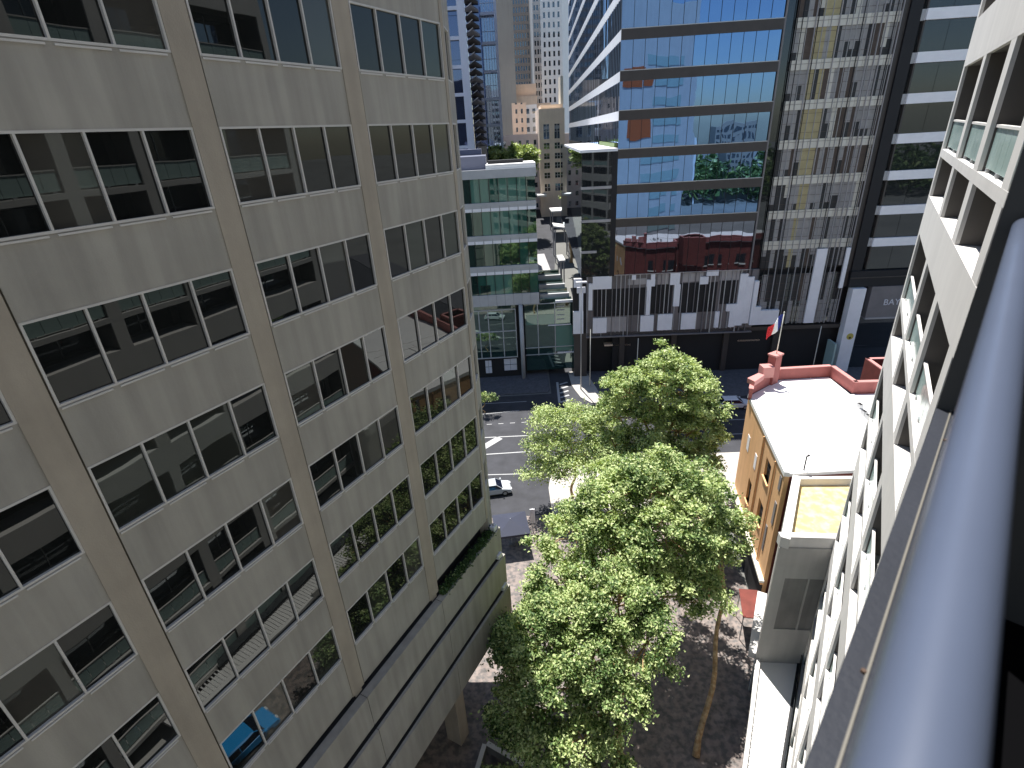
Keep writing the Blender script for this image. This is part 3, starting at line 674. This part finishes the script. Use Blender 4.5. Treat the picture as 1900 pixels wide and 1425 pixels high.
MB(FE).m('white').box(-9, .3, -.22, .0, 2.72, 3.35).build('edge_upstand', TE)
MB(FE).m('white').box(.2, 6.0, -.1, .55, 2.9, 3.4).build('edge_upstand', TE)
for i, x in enumerate((-1.5, -6, -10, -15)): MB(FE).m('metal').tube([FE.p(x, -.3, 0), FE.p(x, -.3, 2.75)], [.08, .08], 10).build('post', TE)
gt = MB(FR).m('black').box(12, SE, .02, .25, 2.5, 3.09).m('dglass').box(12, SE, .1, .14, 3.1, 3.9); gt.build('glass_screen', TE)

# ================================================================ TREES
def leaf_mesh(name, pts, size, parent, seed, mats=('leaf1', 'leaf2', 'leaf3'), wts=(.42, .38, .20)):
    r = np.random.default_rng(seed); n = len(pts)
    d = r.normal(size=(n, 3)); d[:, 2] *= .7; d /= np.linalg.norm(d, axis=1)[:, None]
    nrm = r.normal(size=(n, 3)); nrm[:, 2] = np.abs(nrm[:, 2]) + .7
    u = np.cross(nrm, d); u /= np.linalg.norm(u, axis=1)[:, None]
    s = size * r.uniform(.6, 1.35, n)[:, None]
    # five-cornered leaf, folded slightly along the rib
    up = np.cross(d, u) 
    V = np.stack([pts - d * s * .5, pts + u * s * .36 - d * s * .12 + up * s * .14, pts + u * s * .20 + d * s * .25 + up * s * .05, pts + d * s * .75 - up * s * .1, pts - u * s * .20 + d * s * .25 + up * s * .05, pts - u * s * .36 - d * s * .12 + up * s * .14], 1)
    me = bpy.data.meshes.new(name)
    me.vertices.add(n * 6); me.vertices.foreach_set('co', V.reshape(-1))
    me.loops.add(n * 8); me.polygons.add(n * 2)
    b = np.arange(n)[:, None] * 6
    me.loops.foreach_set('vertex_index', np.concatenate([b + np.array([[0, 1, 2, 3]]), b + np.array([[0, 3, 4, 5]])], 1).reshape(-1))
    me.polygons.foreach_set('loop_start', np.arange(n * 2) * 4)
    # material follows the clump the leaf belongs to, so crowns get light and dark sprays
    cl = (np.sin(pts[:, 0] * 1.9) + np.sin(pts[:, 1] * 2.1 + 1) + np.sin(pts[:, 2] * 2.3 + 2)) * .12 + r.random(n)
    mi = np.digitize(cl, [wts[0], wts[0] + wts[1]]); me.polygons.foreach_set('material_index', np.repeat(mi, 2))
    for k in mats: me.materials.append(M[k])
    me.update(calc_edges=True); me.validate()
    o = bpy.data.objects.new(name, me); COL.objects.link(o); o.parent = parent; o.matrix_parent_inverse = Matrix.Translation(-Vector(parent.location)); return o

def tree(label, base, lean, trunk_r, lobes, nclump, per, seed, leaf=.30, spread=.62, group='street trees in the lane', name='street_tree', wts=(.42, .38, .20)):
    r = np.random.default_rng(seed); T = thing(name, label, 'tree', base, group)
    tr = MB().m('bark'); B = Vector(base); fork = Vector(lean)
    pts = [B + (fork - B) * t + Vector((math.sin(t * 6 + seed) * .5, math.cos(t * 4 + seed) * .3, 0)) * t * (1 - t) * 3 for t in np.linspace(0, 1, 11)]
    tr.tube(pts, [trunk_r * (1.25 if i == 0 else 1 - .04 * i) for i in range(11)], 12)
    tips = []
    vol = np.array([l[3] * l[4] * l[5] for l in lobes]) ** .67; vol /= vol.sum()
    for li, (cx_, cy_, cz_, rx, ry, rz) in enumerate(lobes):
        c = Vector((cx_, cy_, cz_))
        mid = fork.lerp(c, .5) + Vector((r.uniform(-.4, .4), r.uniform(-.4, .4), .4))
        tr.tube([pts[-1], mid, c], [trunk_r * .55, trunk_r * .38, trunk_r * .2], 7)
        k = int(nclump * vol[li])
        for i in range(k):
            v = r.normal(size=3); v /= np.linalg.norm(v)
            if v[2] < -.35 and r.random() < .7: v[2] *= -1
            rad = r.uniform(.5, 1.12) ** .6
            if r.random() < .16: rad *= r.uniform(1.1, 1.38)
            rad *= 1 + .13 * math.sin(v[0] * 7 + li) * math.cos(v[1] * 6 + v[2] * 5)
            tip = np.array([cx_ + v[0] * rx * rad, cy_ + v[1] * ry * rad, cz_ + v[2] * rz * rad]); tips.append(tip)
            if i % 4 == 0:
                tp = Vector(tip); m2 = c.lerp(tp, .55) + Vector((r.uniform(-.3, .3), r.uniform(-.3, .3), r.uniform(-.1, .3)))
                tr.tube([c, m2, tp], [trunk_r * .17, trunk_r * .11, .02], 5, False)
    tr.build('trunk', T, True)
    tips = np.array(tips); cnt = r.integers(int(per * .4), int(per * 1.6), len(tips))
    idx = np.repeat(np.arange(len(tips)), cnt)
    off = r.normal(size=(len(idx), 3)) * spread * np.array([.8, .8, .42])
    leaf_mesh('crown', tips[idx] + off, leaf, T, seed + 1, wts=wts)
    return T
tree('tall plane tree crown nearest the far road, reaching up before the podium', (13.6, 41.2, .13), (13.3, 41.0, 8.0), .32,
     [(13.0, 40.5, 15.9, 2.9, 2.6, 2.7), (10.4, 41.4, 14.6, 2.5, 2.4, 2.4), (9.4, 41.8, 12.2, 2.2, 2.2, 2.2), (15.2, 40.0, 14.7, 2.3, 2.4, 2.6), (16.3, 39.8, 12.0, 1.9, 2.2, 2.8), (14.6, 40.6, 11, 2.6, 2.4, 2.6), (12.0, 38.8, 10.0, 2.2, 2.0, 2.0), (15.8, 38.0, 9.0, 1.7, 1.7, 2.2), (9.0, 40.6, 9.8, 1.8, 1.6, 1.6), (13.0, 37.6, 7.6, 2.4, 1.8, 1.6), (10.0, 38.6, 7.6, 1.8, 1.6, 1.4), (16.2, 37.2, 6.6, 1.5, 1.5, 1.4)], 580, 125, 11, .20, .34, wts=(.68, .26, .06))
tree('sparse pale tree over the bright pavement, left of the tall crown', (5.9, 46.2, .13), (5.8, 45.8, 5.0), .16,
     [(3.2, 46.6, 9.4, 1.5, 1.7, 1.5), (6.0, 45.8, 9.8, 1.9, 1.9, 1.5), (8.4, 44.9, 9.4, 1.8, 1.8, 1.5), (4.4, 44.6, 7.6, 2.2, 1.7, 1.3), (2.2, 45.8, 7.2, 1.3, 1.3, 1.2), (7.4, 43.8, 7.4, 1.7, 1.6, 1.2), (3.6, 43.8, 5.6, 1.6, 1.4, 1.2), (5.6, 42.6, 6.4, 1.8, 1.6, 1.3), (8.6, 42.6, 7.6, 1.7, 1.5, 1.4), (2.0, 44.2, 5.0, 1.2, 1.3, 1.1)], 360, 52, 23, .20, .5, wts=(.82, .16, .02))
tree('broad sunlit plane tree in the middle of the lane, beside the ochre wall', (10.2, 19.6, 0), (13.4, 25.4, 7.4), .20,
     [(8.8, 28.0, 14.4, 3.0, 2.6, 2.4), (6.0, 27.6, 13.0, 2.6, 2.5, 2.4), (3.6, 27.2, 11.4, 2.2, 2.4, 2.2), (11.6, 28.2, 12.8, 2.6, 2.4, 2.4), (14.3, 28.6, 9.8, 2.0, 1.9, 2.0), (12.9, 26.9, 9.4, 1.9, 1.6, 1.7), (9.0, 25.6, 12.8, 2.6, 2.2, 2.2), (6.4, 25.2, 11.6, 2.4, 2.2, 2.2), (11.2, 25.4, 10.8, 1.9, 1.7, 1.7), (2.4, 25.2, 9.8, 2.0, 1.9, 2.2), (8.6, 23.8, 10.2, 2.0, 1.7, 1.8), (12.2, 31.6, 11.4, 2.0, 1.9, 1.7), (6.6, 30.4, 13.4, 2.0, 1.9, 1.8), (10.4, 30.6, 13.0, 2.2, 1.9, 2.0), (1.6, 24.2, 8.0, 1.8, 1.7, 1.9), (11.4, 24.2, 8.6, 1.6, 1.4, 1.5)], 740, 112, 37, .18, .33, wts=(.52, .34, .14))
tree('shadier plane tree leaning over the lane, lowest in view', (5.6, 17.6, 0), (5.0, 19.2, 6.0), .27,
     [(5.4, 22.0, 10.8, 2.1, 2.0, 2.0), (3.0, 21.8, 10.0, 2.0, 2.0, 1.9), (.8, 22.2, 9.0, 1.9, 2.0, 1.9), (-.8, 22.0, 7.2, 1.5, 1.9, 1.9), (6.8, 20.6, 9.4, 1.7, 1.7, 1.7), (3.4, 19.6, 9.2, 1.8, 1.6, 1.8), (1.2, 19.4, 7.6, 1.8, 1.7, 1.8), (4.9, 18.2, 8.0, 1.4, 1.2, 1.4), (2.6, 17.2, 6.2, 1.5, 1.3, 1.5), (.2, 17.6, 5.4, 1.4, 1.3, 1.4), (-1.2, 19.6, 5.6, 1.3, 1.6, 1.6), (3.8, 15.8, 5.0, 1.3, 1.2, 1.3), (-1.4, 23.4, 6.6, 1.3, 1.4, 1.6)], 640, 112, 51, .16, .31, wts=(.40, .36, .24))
BT_ = dict(group='trees beyond the green glass building', name='park_tree', wts=(.75, .2, .05))
tree('bright green tree behind the green glass roof, left one', (-1.6, 172, 6), (-1.6, 172, 20), .5, [(-1.2, 172, 29.0, 3.6, 3, 3.2), (-4.5, 172, 27.6, 2.2, 3, 2.4)], 110, 70, 61, .7, .8, **BT_)
tree('bright green tree behind the green glass roof, beside the beige block', (8, 174, 7), (8, 174, 21), .5, [(5.2, 174, 29.4, 3.6, 3, 3.0), (8.8, 174, 29, 2.6, 3, 3.2)], 150, 70, 67, .7, .8, **BT_)
tree('green tree in the side street between the beige block and the tower', (18.9, 150, 2), (18.9, 150, 17), .4, [(19.2, 149, 26.5, 1.9, 2.2, 4.4), (18.6, 147, 21, 1.8, 2.0, 3.6)], 120, 70, 71, .6, .7, **BT_)
tree('small kerbside tree with a yellow-green top, half hidden by the grey block', (-4.2, 66.6, .0), (-4.1, 66.6, 1.6), .07, [(-4.0, 66.2, 2.6, 1.7, .8, .8)], 30, 40, 77, .2, .3, 'street trees in the lane', 'sapling')
# hedges in the planter slot of the grey block
r_ = np.random.default_rng(5); n_ = 1500
S_ = r_.uniform(16.0, 21.3, n_); O_ = r_.normal(.18, .14, n_); Z_ = 13.9 + np.abs(r_.normal(0, .13, n_))
P3 = np.array([FL.p(a, b, c) for a, b, c in zip(S_, O_, Z_)])
PH = leaf_mesh('planting', P3, .13, LB, 6, wts=(.0, .06, .94)); PH['kind'] = 'stuff'
# far wood, only mirrored in the tower glass
r_ = np.random.default_rng(9); n_ = 20000
X_ = r_.uniform(40, 260, n_); Y_ = r_.uniform(-190, -120, n_)
top = 11 + 5 * np.sin(X_ * .17) + 4 * np.sin(X_ * .41 + 1) + 2.5 * np.sin(X_ * .93 + Y_ * .2)
P3 = np.stack([X_, Y_, 3 + np.clip(top, 4, 22) * r_.random(n_) ** .7], 1)
fw_ = thing('tmp', '', '', (0, 0, 0)); o = leaf_mesh('distant_trees', P3, 2.2, fw_, 10, wts=(.02, .2, .78)); o.parent = None; bpy.data.objects.remove(fw_); o['kind'] = 'stuff'

# ================================================================ BACKGROUND TOWERS
def azx(az, y): return math.tan(R(az)) * y
def bgtower(name, label, cat, az0, az1, y, z0, z1, wall, win, pitchx, pitchz, ww, wh, depth=25, face=None, group=None, off=0):
    x0, x1 = azx(az0, y), azx(az1, y); T = thing(name, label, cat, ((x0 + x1) / 2, y, 0), group)
    MB().m(wall).box(x0, x1, y + .3, y + depth, z0, z1).build('wall', T)
    b = MB().m(wall); nx_ = max(1, int((x1 - x0) / pitchx)); px = (x1 - x0) / nx_; nz_ = int((z1 - z0) / pitchz)
    for i in range(nx_ + 1): b.box(x0 + i * px - (px - ww * px) / 2, x0 + i * px + (px - ww * px) / 2, y, y + .32, z0, z1)
    for j in range(nz_ + 1): b.box(x0, x1, y + .03, y + .31, z0 + j * pitchz, z0 + j * pitchz + pitchz * (1 - wh))
    b.build('facade_grid', T)
    g_ = MB().m(win); [g_.face([(x0 + i * px, y + .28, z0), (x0 + (i + 1) * px, y + .28, z0), (x0 + (i + 1) * px, y + .28, z1), (x0 + i * px, y + .28, z1)]) for i in range(nx_)]
    g_.build('window', T); return T
# navy tower with the pale pier
DT = bgtower('office_tower', 'navy glass tower with broad lilac pier, directly beside the grey block', 'building', -5.5, -2.95, 150, 8, 68, 'tdark', 'tdark', 2.5, 9, .93, .96)
cb = MB().m('tframe').box(azx(-2.98, 150), azx(-2.3, 150), 148.8, 152, 31.5, 68)
for z in np.arange(33.2, 68, 5.95): cb.box(azx(-5.5, 150), azx(-2.98, 150), 149.3, 149.98, z, z + .75)
cb.build('pier', DT)
BT = thing('apartment_tower', 'slim tower of stacked zigzag balconies beside the lilac pier', 'building', (azx(-1.7, 158), 158, 0))
x0, x1 = azx(-2.25, 158), azx(-.95, 158)
MB().m('tdark').box(x0, x1 - .2, 158.2, 170, 8, 69).build('wall', BT)
for i, z in enumerate(np.arange(33.2, 69, 1.7)):
    sh = min(1.6, (z - 33) * .06); b_ = MB().m('bronze' if i % 3 else 'brownp')
    b_.hexa([(x0 + .1 - sh * .4, 156.8, z), (x0 + 1.6, 156.2, z + .9), (x1 - .3, 157.4, z - .1), (x0 + 1.2, 158.2, z), (x0 + .1 - sh * .4, 156.8, z + .5), (x0 + 1.6, 156.2, z + 1.35), (x1 - .3, 157.4, z + .4), (x0 + 1.2, 158.2, z + .5)])
    b_.m('whitep').tube([(x0 + .4, 156.6, z + .8), (x0 + 1.7, 156.0, z + 1.6)], [.09, .09], 5); b_.build('balcony', BT)
MB().m('tbeige').box(x0 + 1.2, x1 - .5, 156.5, 158, 8, 33.4).m('greyp').box(x0 + .7, x0 + 1.2, 156.6, 158, 8, 33.4).build('base', BT)
UT = bgtower('office_tower', 'blue glass tower with fine mullions and pale horizontal bars, second from the grey block', 'building', -1.35, .38, 175, 6, 72, 'tframe', 'tblue', .72, 3.3, .84, .965)
cb = MB().m('tframe').box(azx(.3, 175), azx(.55, 175), 173.5, 176, 6, 72)
for z in np.arange(37.2 - 6.9, 71, 6.9): cb.box(azx(-1.35, 175), azx(.3, 175), 174, 174.98, z + 1.0, z + 1.75)
cb.build('cross_bar', UT)
BE = bgtower('office_tower', 'plain beige concrete slab tower, between the blue glass and brown towers', 'building', .45, 1.5, 230, 10, 84, 'tbeige', 'tbeige', 6, 60, .01, .02)
BR_ = bgtower('office_tower', 'brown-grey stone tower with a grid of small dark windows', 'building', 1.28, 3.95, 290, 12, 96, 'tbrown', 'twin', 1.15, 3.3, .55, .62)
WT = bgtower('office_tower', 'grey-white narrow tower strip between the brown tower and the white stone tower', 'building', 3.85, 4.62, 262, 12, 90, 'greyband', 'twin', .9, 3.1, .6, .6)
WT2 = bgtower('office_tower', 'white stone tower with gridded square windows, directly above the beige block', 'building', 4.62, 6.35, 258, 12, 90, 'twhite', 'twin', 1.95, 3.4, .42, .58)
MB().m('twhite').prism([(azx(6.35, 258), 258), (azx(7.4, 266), 266), (azx(7.4, 266), 285), (azx(6.35, 258), 285)], 12, 90).m('twin').build('side_wall', WT2)
OB = bgtower('stone_building', 'orange sandstone building with deep cornice at the foot of the brown tower', 'building', 1.25, 3.95, 240, 14, 46.6, 'torange', 'torange', 20, 40, .01, .01)
MB().m('torange').box(azx(1.2, 238), azx(4.0, 238), 237, 240, 45.2, 49.2).m('tbrown').box(azx(1.2, 238), azx(3.9, 238), 236.4, 238, 43.5, 45.2).build('cornice', OB)
OC = bgtower('stone_building', 'narrow sandstone tower block with small windows below the cornice', 'building', 1.7, 2.75, 215, 14, 46, 'torange', 'twin', 1.9, 3.0, .35, .5, 8)
OD = bgtower('stone_building', 'small pale grey block with dark windows next to the narrow sandstone block', 'building', 2.75, 3.95, 218, 14, 44, 'twhite', 'twin', 1.6, 3.0, .5, .55, 8)
PK = bgtower('stone_building', 'low pale pink parapet building behind the two bright trees', 'building', .3, 4.05, 196, 10, 35.4, 'tpink', 'twin', 2.2, 3.4, .35, .45, 14)
PK2 = bgtower('stone_building', 'low pale pink building right of the beige block', 'building', 6.75, 8.5, 205, 12, 35.2, 'tpink', 'twin', 2.2, 3.4, .35, .45, 10)
M['adstone'] = mat('beige_brick_front', (.88, .73, .58), .85, .06, .3, .05)
# beige art deco block
AD = thing('stone_building', 'beige block with two columns of dark windows, in front of the white tower', 'building', (18, 188, 0))
ax0, ax1 = azx(4.12, 188), azx(6.6, 188); z1 = 42.6
MB().m('adstone').box(ax0, ax1, 188.35, 205, 4, z1).build('wall', AD)
fa = MB().m('adstone'); cols = [(ax0 + 1.35, ax0 + 3.2), (ax0 + 4.9, ax0 + 6.6)]
rws = [(33.9, 38.2), (30.9, 32.7), (27.9, 29.6), (25.0, 26.8), (22.0, 23.7), (17.9, 20.2)]
xs = [ax0, cols[0][0], cols[0][1], cols[1][0], cols[1][1], ax1]
for i in (0, 2, 4): fa.box(xs[i], xs[i + 1], 188, 188.35, 4, z1)
for a, b in cols:
    pz = z1
    for c, d in rws: fa.box(a, b, 188, 188.35, d, pz); pz = c
    fa.box(a, b, 188, 188.35, 4, pz)
fa.build('front_wall', AD)
for a, b in cols:
    for c, d in rws:
        f_ = MB().m('twin').box(a, b, 188.2, 188.3, c, d).m('frame').box((a + b) / 2 - .07, (a + b) / 2 + .07, 188.1, 188.2, c, d).box(a, b, 188.1, 188.2, (c + d) / 2 - .06, (c + d) / 2 + .06); f_.build('window', AD)
MB().m('adstone').box(ax0 + .8, ax1 - .3, 190, 200, z1, z1 + 1.2).m('cream').box(ax1 - 1.0, ax1 - .1, 190, 196, z1 + 1.2, z1 + 9).build('chimney', AD)
MB().m('roofw').box(ax0 - 1.4, ax0 + 1.6, 184, 187.9, 16.6, 17.2).build('balcony', AD)

for nm, x0, x1, y1, zt, mt, lab in (('office_block', 52, 64, -120, 31, 'twhite', 'pale office block seen only as a mirror image in the tower glass'), ('office_block', 84, 99, -135, 35, 'tbeige', 'beige office block seen only as a mirror image in the tower glass'), ('office_block', 118, 126, -140, 44, 'greyband', 'slim grey tower seen only as a mirror image in the tower glass')):
    T = thing(nm, lab, 'building', ((x0 + x1) / 2, y1, 0))
    MB().m(mt).box(x0, x1, y1 - 20, y1, 0, zt).build('wall', T)
    w_ = MB().m('twin')
    for z in np.arange(4, zt - 2, 3.4):
        for x in np.arange(x0 + .6, x1 - 1.4, 2.1): w_.box(x, x + 1.3, y1, y1 + .04, z, z + 1.8)
    w_.build('window', T)
# low things at the end of the side street
def lowroof(x0, x1, y0, y1, z, lab, mt='roofw', tilt=0):
    T = thing('street_canopy', lab, 'canopy', ((x0 + x1) / 2, y0, 0), 'canopies in the side street')
    MB().m(mt).hexa([(x0, y0, z), (x1, y0, z - tilt), (x1, y1, z - tilt), (x0, y1, z), (x0, y0, z + .4), (x1, y0, z + .4 - tilt), (x1, y1, z + .4 - tilt), (x0, y1, z + .4)]).build('roof', T)
    p = MB().m('greyp')
    for x, y in ((x0 + .3, y0 + .3), (x1 - .3, y0 + .3), (x0 + .3, y1 - .3), (x1 - .3, y1 - .3)): p.tube([(x, y, max(0, (y - 140) * .2 - .5)), (x, y, z - tilt + .1)], [.15, .15], 6)
    p.build('post', T)
lowroof(15.2, 19.5, 168, 176, 13.6, 'jagged white canopy at the foot of the beige block')
lowroof(14.2, 18.6, 150, 156, 12.0, 'flat white canopy lower in the side street, slightly tilted', tilt=.8)
lowroof(18.5, 21.5, 158, 166, 17.5, 'pale green canopy beside the dark tower annex', 'balglass')
lowroof(12.6, 14.0, 122, 128, 8.6, 'small white canopy beside the green glass building')
RS = thing('awning_building', 'low dark shop with red awnings behind the green glass building, in the side street', 'building', (9, 92, 0))
MB().m('conc_dk').box(4.9, 7.6, 84, 100, 0, 15.0).m('greyp').box(4.9, 7.5, 84, 100, 15, 15.3).build('wall', RS)
MB().m('redp').box(7.6, 9.2, 92, 99, 10, 10.5).m('redb').box(7.6, 9.4, 86, 91, 12, 12.4).build('awning', RS)

# ================================================================ VEHICLES
def car(name, label, cat, x, y, ang, paint, L=4.3, W=1.78, hgt=1.45, van=False, z=0, group='cars on the road'):
    """ang = heading in degrees clockwise from +Y"""
    T = thing(name, label, cat, (x, y, z), group); f = Fr(ang, x, y, 1)
    prof = [(-L / 2, .32), (-L / 2 + .03, .72), (-L / 2 + .25, .88), (-L * .16 if not van else L * .02 - L / 2 + .3, .93), (L / 2 - .95, .90), (L / 2 - .15, .74), (L / 2, .52), (L / 2 - .05, .30)]
    if van: prof = [(-L / 2, .32), (-L / 2, 1.0), (L / 2 - .75, 1.0), (L / 2 - .08, .82), (L / 2, .5), (L / 2 - .05, .3)]
    b = MB(f).m(paint); n = len(prof); base = len(b.v)
    for sx, k in ((-W / 2, 1), (W / 2, 1)):
        b.v += [f.p(s_, sx * (.97 if zz > .8 else 1), z + zz) for s_, zz in prof]
    b.f.append(tuple(base + i for i in range(n))); b.mi.append(b.cur); b.f.append(tuple(base + n + i for i in reversed(range(n)))); b.mi.append(b.cur)
    for i in range(n): j = (i + 1) % n; b.f.append((base + i, base + n + i, base + n + j, base + j)); b.mi.append(b.cur)
    b.build('body', T, False, .05)
    # cabin
    if van: c0, c1, c2, c3 = -L / 2 + .03, -L / 2 + .08, L / 2 - 1.5, L / 2 - .8
    else: c0, c1, c2, c3 = -L / 2 + .28, -L / 2 + .75, L * .10, L * .27
    wi = W / 2 - .06; wt_ = W / 2 - .22; zc = .92 if not van else 1.0
    def cab(e, zt, mt, nm, lo=zc, bev=.03, parent=T):
        c = MB(f).m(mt)
        c.hexa([f.p(c0 - e, -wi - e, z + lo), f.p(c3 + e, -wi - e, z + lo), f.p(c3 + e, wi + e, z + lo), f.p(c0 - e, wi + e, z + lo), f.p(c1, -wt_, z + zt), f.p(c2, -wt_, z + zt), f.p(c2, wt_, z + zt), f.p(c1, wt_, z + zt)])
        return c.build(nm, parent, False, bev)
    cab(0, hgt - .04, 'cglass', 'glasshouse')
    MB(f).m(paint).hexa([f.p(c1 - .05, -wt_ - .02, z + hgt - .05), f.p(c2 + .05, -wt_ - .02, z + hgt - .05), f.p(c2 + .05, wt_ + .02, z + hgt - .05), f.p(c1 - .05, wt_ + .02, z + hgt - .05),
                         f.p(c1 + .1, -wt_ + .1, z + hgt + .02), f.p(c2 - .1, -wt_ + .1, z + hgt + .02), f.p(c2 - .1, wt_ - .1, z + hgt + .02), f.p(c1 + .1, wt_ - .1, z + hgt + .02)]).build('roof', T, False, .02)
    pil = MB(f).m(paint)
    for sx in (-1, 1):
        pil.tube([f.p(c0, sx * wi, z + zc), f.p(c1, sx * wt_, z + hgt - .02)], [.05, .04], 6).tube([f.p(c3, sx * wi, z + zc), f.p(c2, sx * wt_, z + hgt - .02)], [.04, .035], 6)
        mid = (c1 + c2) / 2 - .05; pil.tube([f.p(mid, sx * (wi + .01), z + zc), f.p(mid, sx * (wt_ + .01), z + hgt - .02)], [.035, .03], 6)
    pil.build('pillar', T)
    for s_ in (-L * .31, L * .31):
        for sx in (-1, 1):
            w_ = MB(f).m('tyre').tube([f.p(s_, sx * (W / 2 - .2), z + .32), f.p(s_, sx * (W / 2 + .02), z + .32)], [.32, .32], 20).build('wheel', T)
            MB(f).m('metal').tube([f.p(s_, sx * (W / 2 + .02), z + .32), f.p(s_, sx * (W / 2 + .03), z + .32)], [.2, .18], 14).build('rim', w_)
    for sx in (-1, 1):
        MB(f).m('signw').box(L / 2 - .16, L / 2 - .0, sx * W * .32 - .17, sx * W * .32 + .17, z + .58, z + .70).build('headlight', T)
        MB(f).m('cred').box(-L / 2 - .02, -L / 2 + .06, sx * W * .38 - .13, sx * W * .38 + .13, z + .66, z + .82).build('tail_light', T)
        MB(f).m(paint).box(c3 - .15, c3 + .0, sx * (wi + .18) - .09, sx * (wi + .18) + .09, z + .95, z + 1.07).build('wing_mirror', T)
    return T
car('parked_car', 'white hatchback with dark windows on the road behind the ochre building', 'car', 30.6, 64.2, 94, 'cwhite', 4.4)
car('parked_car', 'pale silver car at the corner of the grey office block, nose hidden', 'car', -2.9, 47.9, 82, 'cgrey', 4.3)
car('parked_car', 'bright blue car in the lane, mirrored in the lower windows of the grey block', 'car', 3.9, 9.0, 25, 'cblue', 4.7, 1.9)
car('delivery_van', 'white van far down the side street', 'van', 12.2, 133, 3, 'cwhite', 5.2, 1.95, 2.2, True, 0)
car('parked_car', 'dark car in the side street beside the white van', 'car', 12.4, 116, 184, 'cblack', 4.4)
car('parked_car', 'dark car in the side street nearest the podium corner', 'car', 9.8, 98, 184, 'cblack', 4.4)
car('parked_car', 'red car in the side street behind the green building', 'car', 10.2, 106, 184, 'cred', 4.4)

# ================================================================ STREET FURNITURE
def lamp(label, x, y, h, arms=2, group='street lamps'):
    T = thing('street_lamp', label, 'street lamp', (x, y, .13), group)
    MB().m('metal').tube([(x, y, .13), (x, y, h)], [.11, .07], 10).build('pole', T, True)
    for a in range(arms):
        sg_ = (-1, 1)[a]
        hd = MB().m('signw').box(x + sg_ * .05 if sg_ > 0 else x - .75, x + .75 if sg_ > 0 else x - .05, y - .25, y + .25, h - .12, h + .08).box(x - .6 if sg_ < 0 else x + .1, x - .1 if sg_ < 0 else x + .6, y - .22, y + .22, h - 1.55, h - .75)
        hd.build('lamp_head', T, False, .03)
    return T
lamp('tall street lamp with two white heads at the podium corner', 10.5, 72.3, 16.8)
def pole(label, x, y, h, r0=.07):
    T = thing('street_pole', label, 'pole', (x, y, .13), 'poles along the far pavement')
    MB().m('cream').tube([(x, y, .13), (x, y, h)], [r0, r0 * .7], 8).build('shaft', T, True)
    MB().m('metal').tube([(x, y, .13), (x, y, .4)], [r0 * 2, r0 * 1.8], 10).build('base', T); return T
pole('slim pale pole under the podium near the tree top', 18.6, 71.0, 8.4); pole('slim pale pole near the white panels, right of the flag', 44.8, 70.6, 8.8); pole('slim pale pole at the podium corner column', 12.0, 73.0, 9.5)
# canvas market umbrella and signboard on the pavement at the lane mouth
UM = thing('parasol', 'square blue-grey canvas parasol on the pavement beside the grey block', 'parasol', (-.9, 39.6, 0))
ub = MB().m('canvas'); c_ = (-.9, 39.6, 3.1)
for i in range(4):
    a0_, a1_ = R(45 + 90 * i + 6), R(135 + 90 * i + 6); rr = 2.3
    p0 = (c_[0] + rr * math.cos(a0_), c_[1] + rr * math.sin(a0_), 2.45); p1 = (c_[0] + rr * math.cos(a1_), c_[1] + rr * math.sin(a1_), 2.45)
    ub.face([c_, p0, p1]); ub.face([p0, (p0[0], p0[1], 2.2), (p1[0], p1[1], 2.2), p1])
uo = ub.build('canopy', UM); sm = uo.modifiers.new('thick', 'SOLIDIFY'); sm.thickness = .02
MB().m('metal').tube([(-.9, 39.6, 0), (-.9, 39.6, 3.15)], [.035, .03], 8).build('pole', UM)
MB().m('conc_dk').box(-1.2, -.6, 39.3, 39.9, .004, .14).build('base', UM)
SB = thing('signboard', 'small upright white signboard next to the blue-grey parasol', 'sign', (1.25, 41.6, 0))
MB().m('signw').box(1.0, 1.5, 41.0, 41.1, 1.2, 2.9).build('face', SB); MB().m('metal').tube([(1.25, 41.15, 0), (1.25, 41.15, 2.9)], [.05, .05], 8).build('post', SB)
PW = thing('planter_wall', 'low planter with pale stone edge beside the undercroft, bottom centre', 'planter', (-2.2, 19.4, 0))
wallrun([(-3.6, 18.6), (-3.0, 20.6), (-.2, 18.9)], .22, 0, .75, 'conc_dk', 'edge', PW, 'white')
r_ = np.random.default_rng(15); n_ = 900
P3 = np.stack([r_.uniform(-3.2, -1.0, n_), r_.uniform(18.2, 19.3, n_), .5 + np.abs(r_.normal(0, .3, n_))], 1); leaf_mesh('planting', P3, .16, PW, 16)['kind'] = 'stuff'
RA = thing('cafe_awning', 'small dark red awning beside the ochre wall, at street level', 'awning', (17.0, 29.5, 0))
MB().m('redb').hexa([(16.2, 27.6, 2.5), (17.5, 27.3, 2.5), (18.1, 29.6, 2.9), (16.8, 29.9, 2.9), (16.2, 27.6, 2.56), (17.5, 27.3, 2.62), (18.1, 29.6, 3.02), (16.8, 29.9, 2.96)]).build('canopy', RA)
MB().m('metal').tube([(16.3, 27.7, 0), (16.3, 27.7, 2.5)], [.04, .04], 8).build('post', RA)
MB().m('metal').tube([(16.9, 29.8, 0), (16.9, 29.8, 2.9)], [.04, .04], 8).build('post', RA)
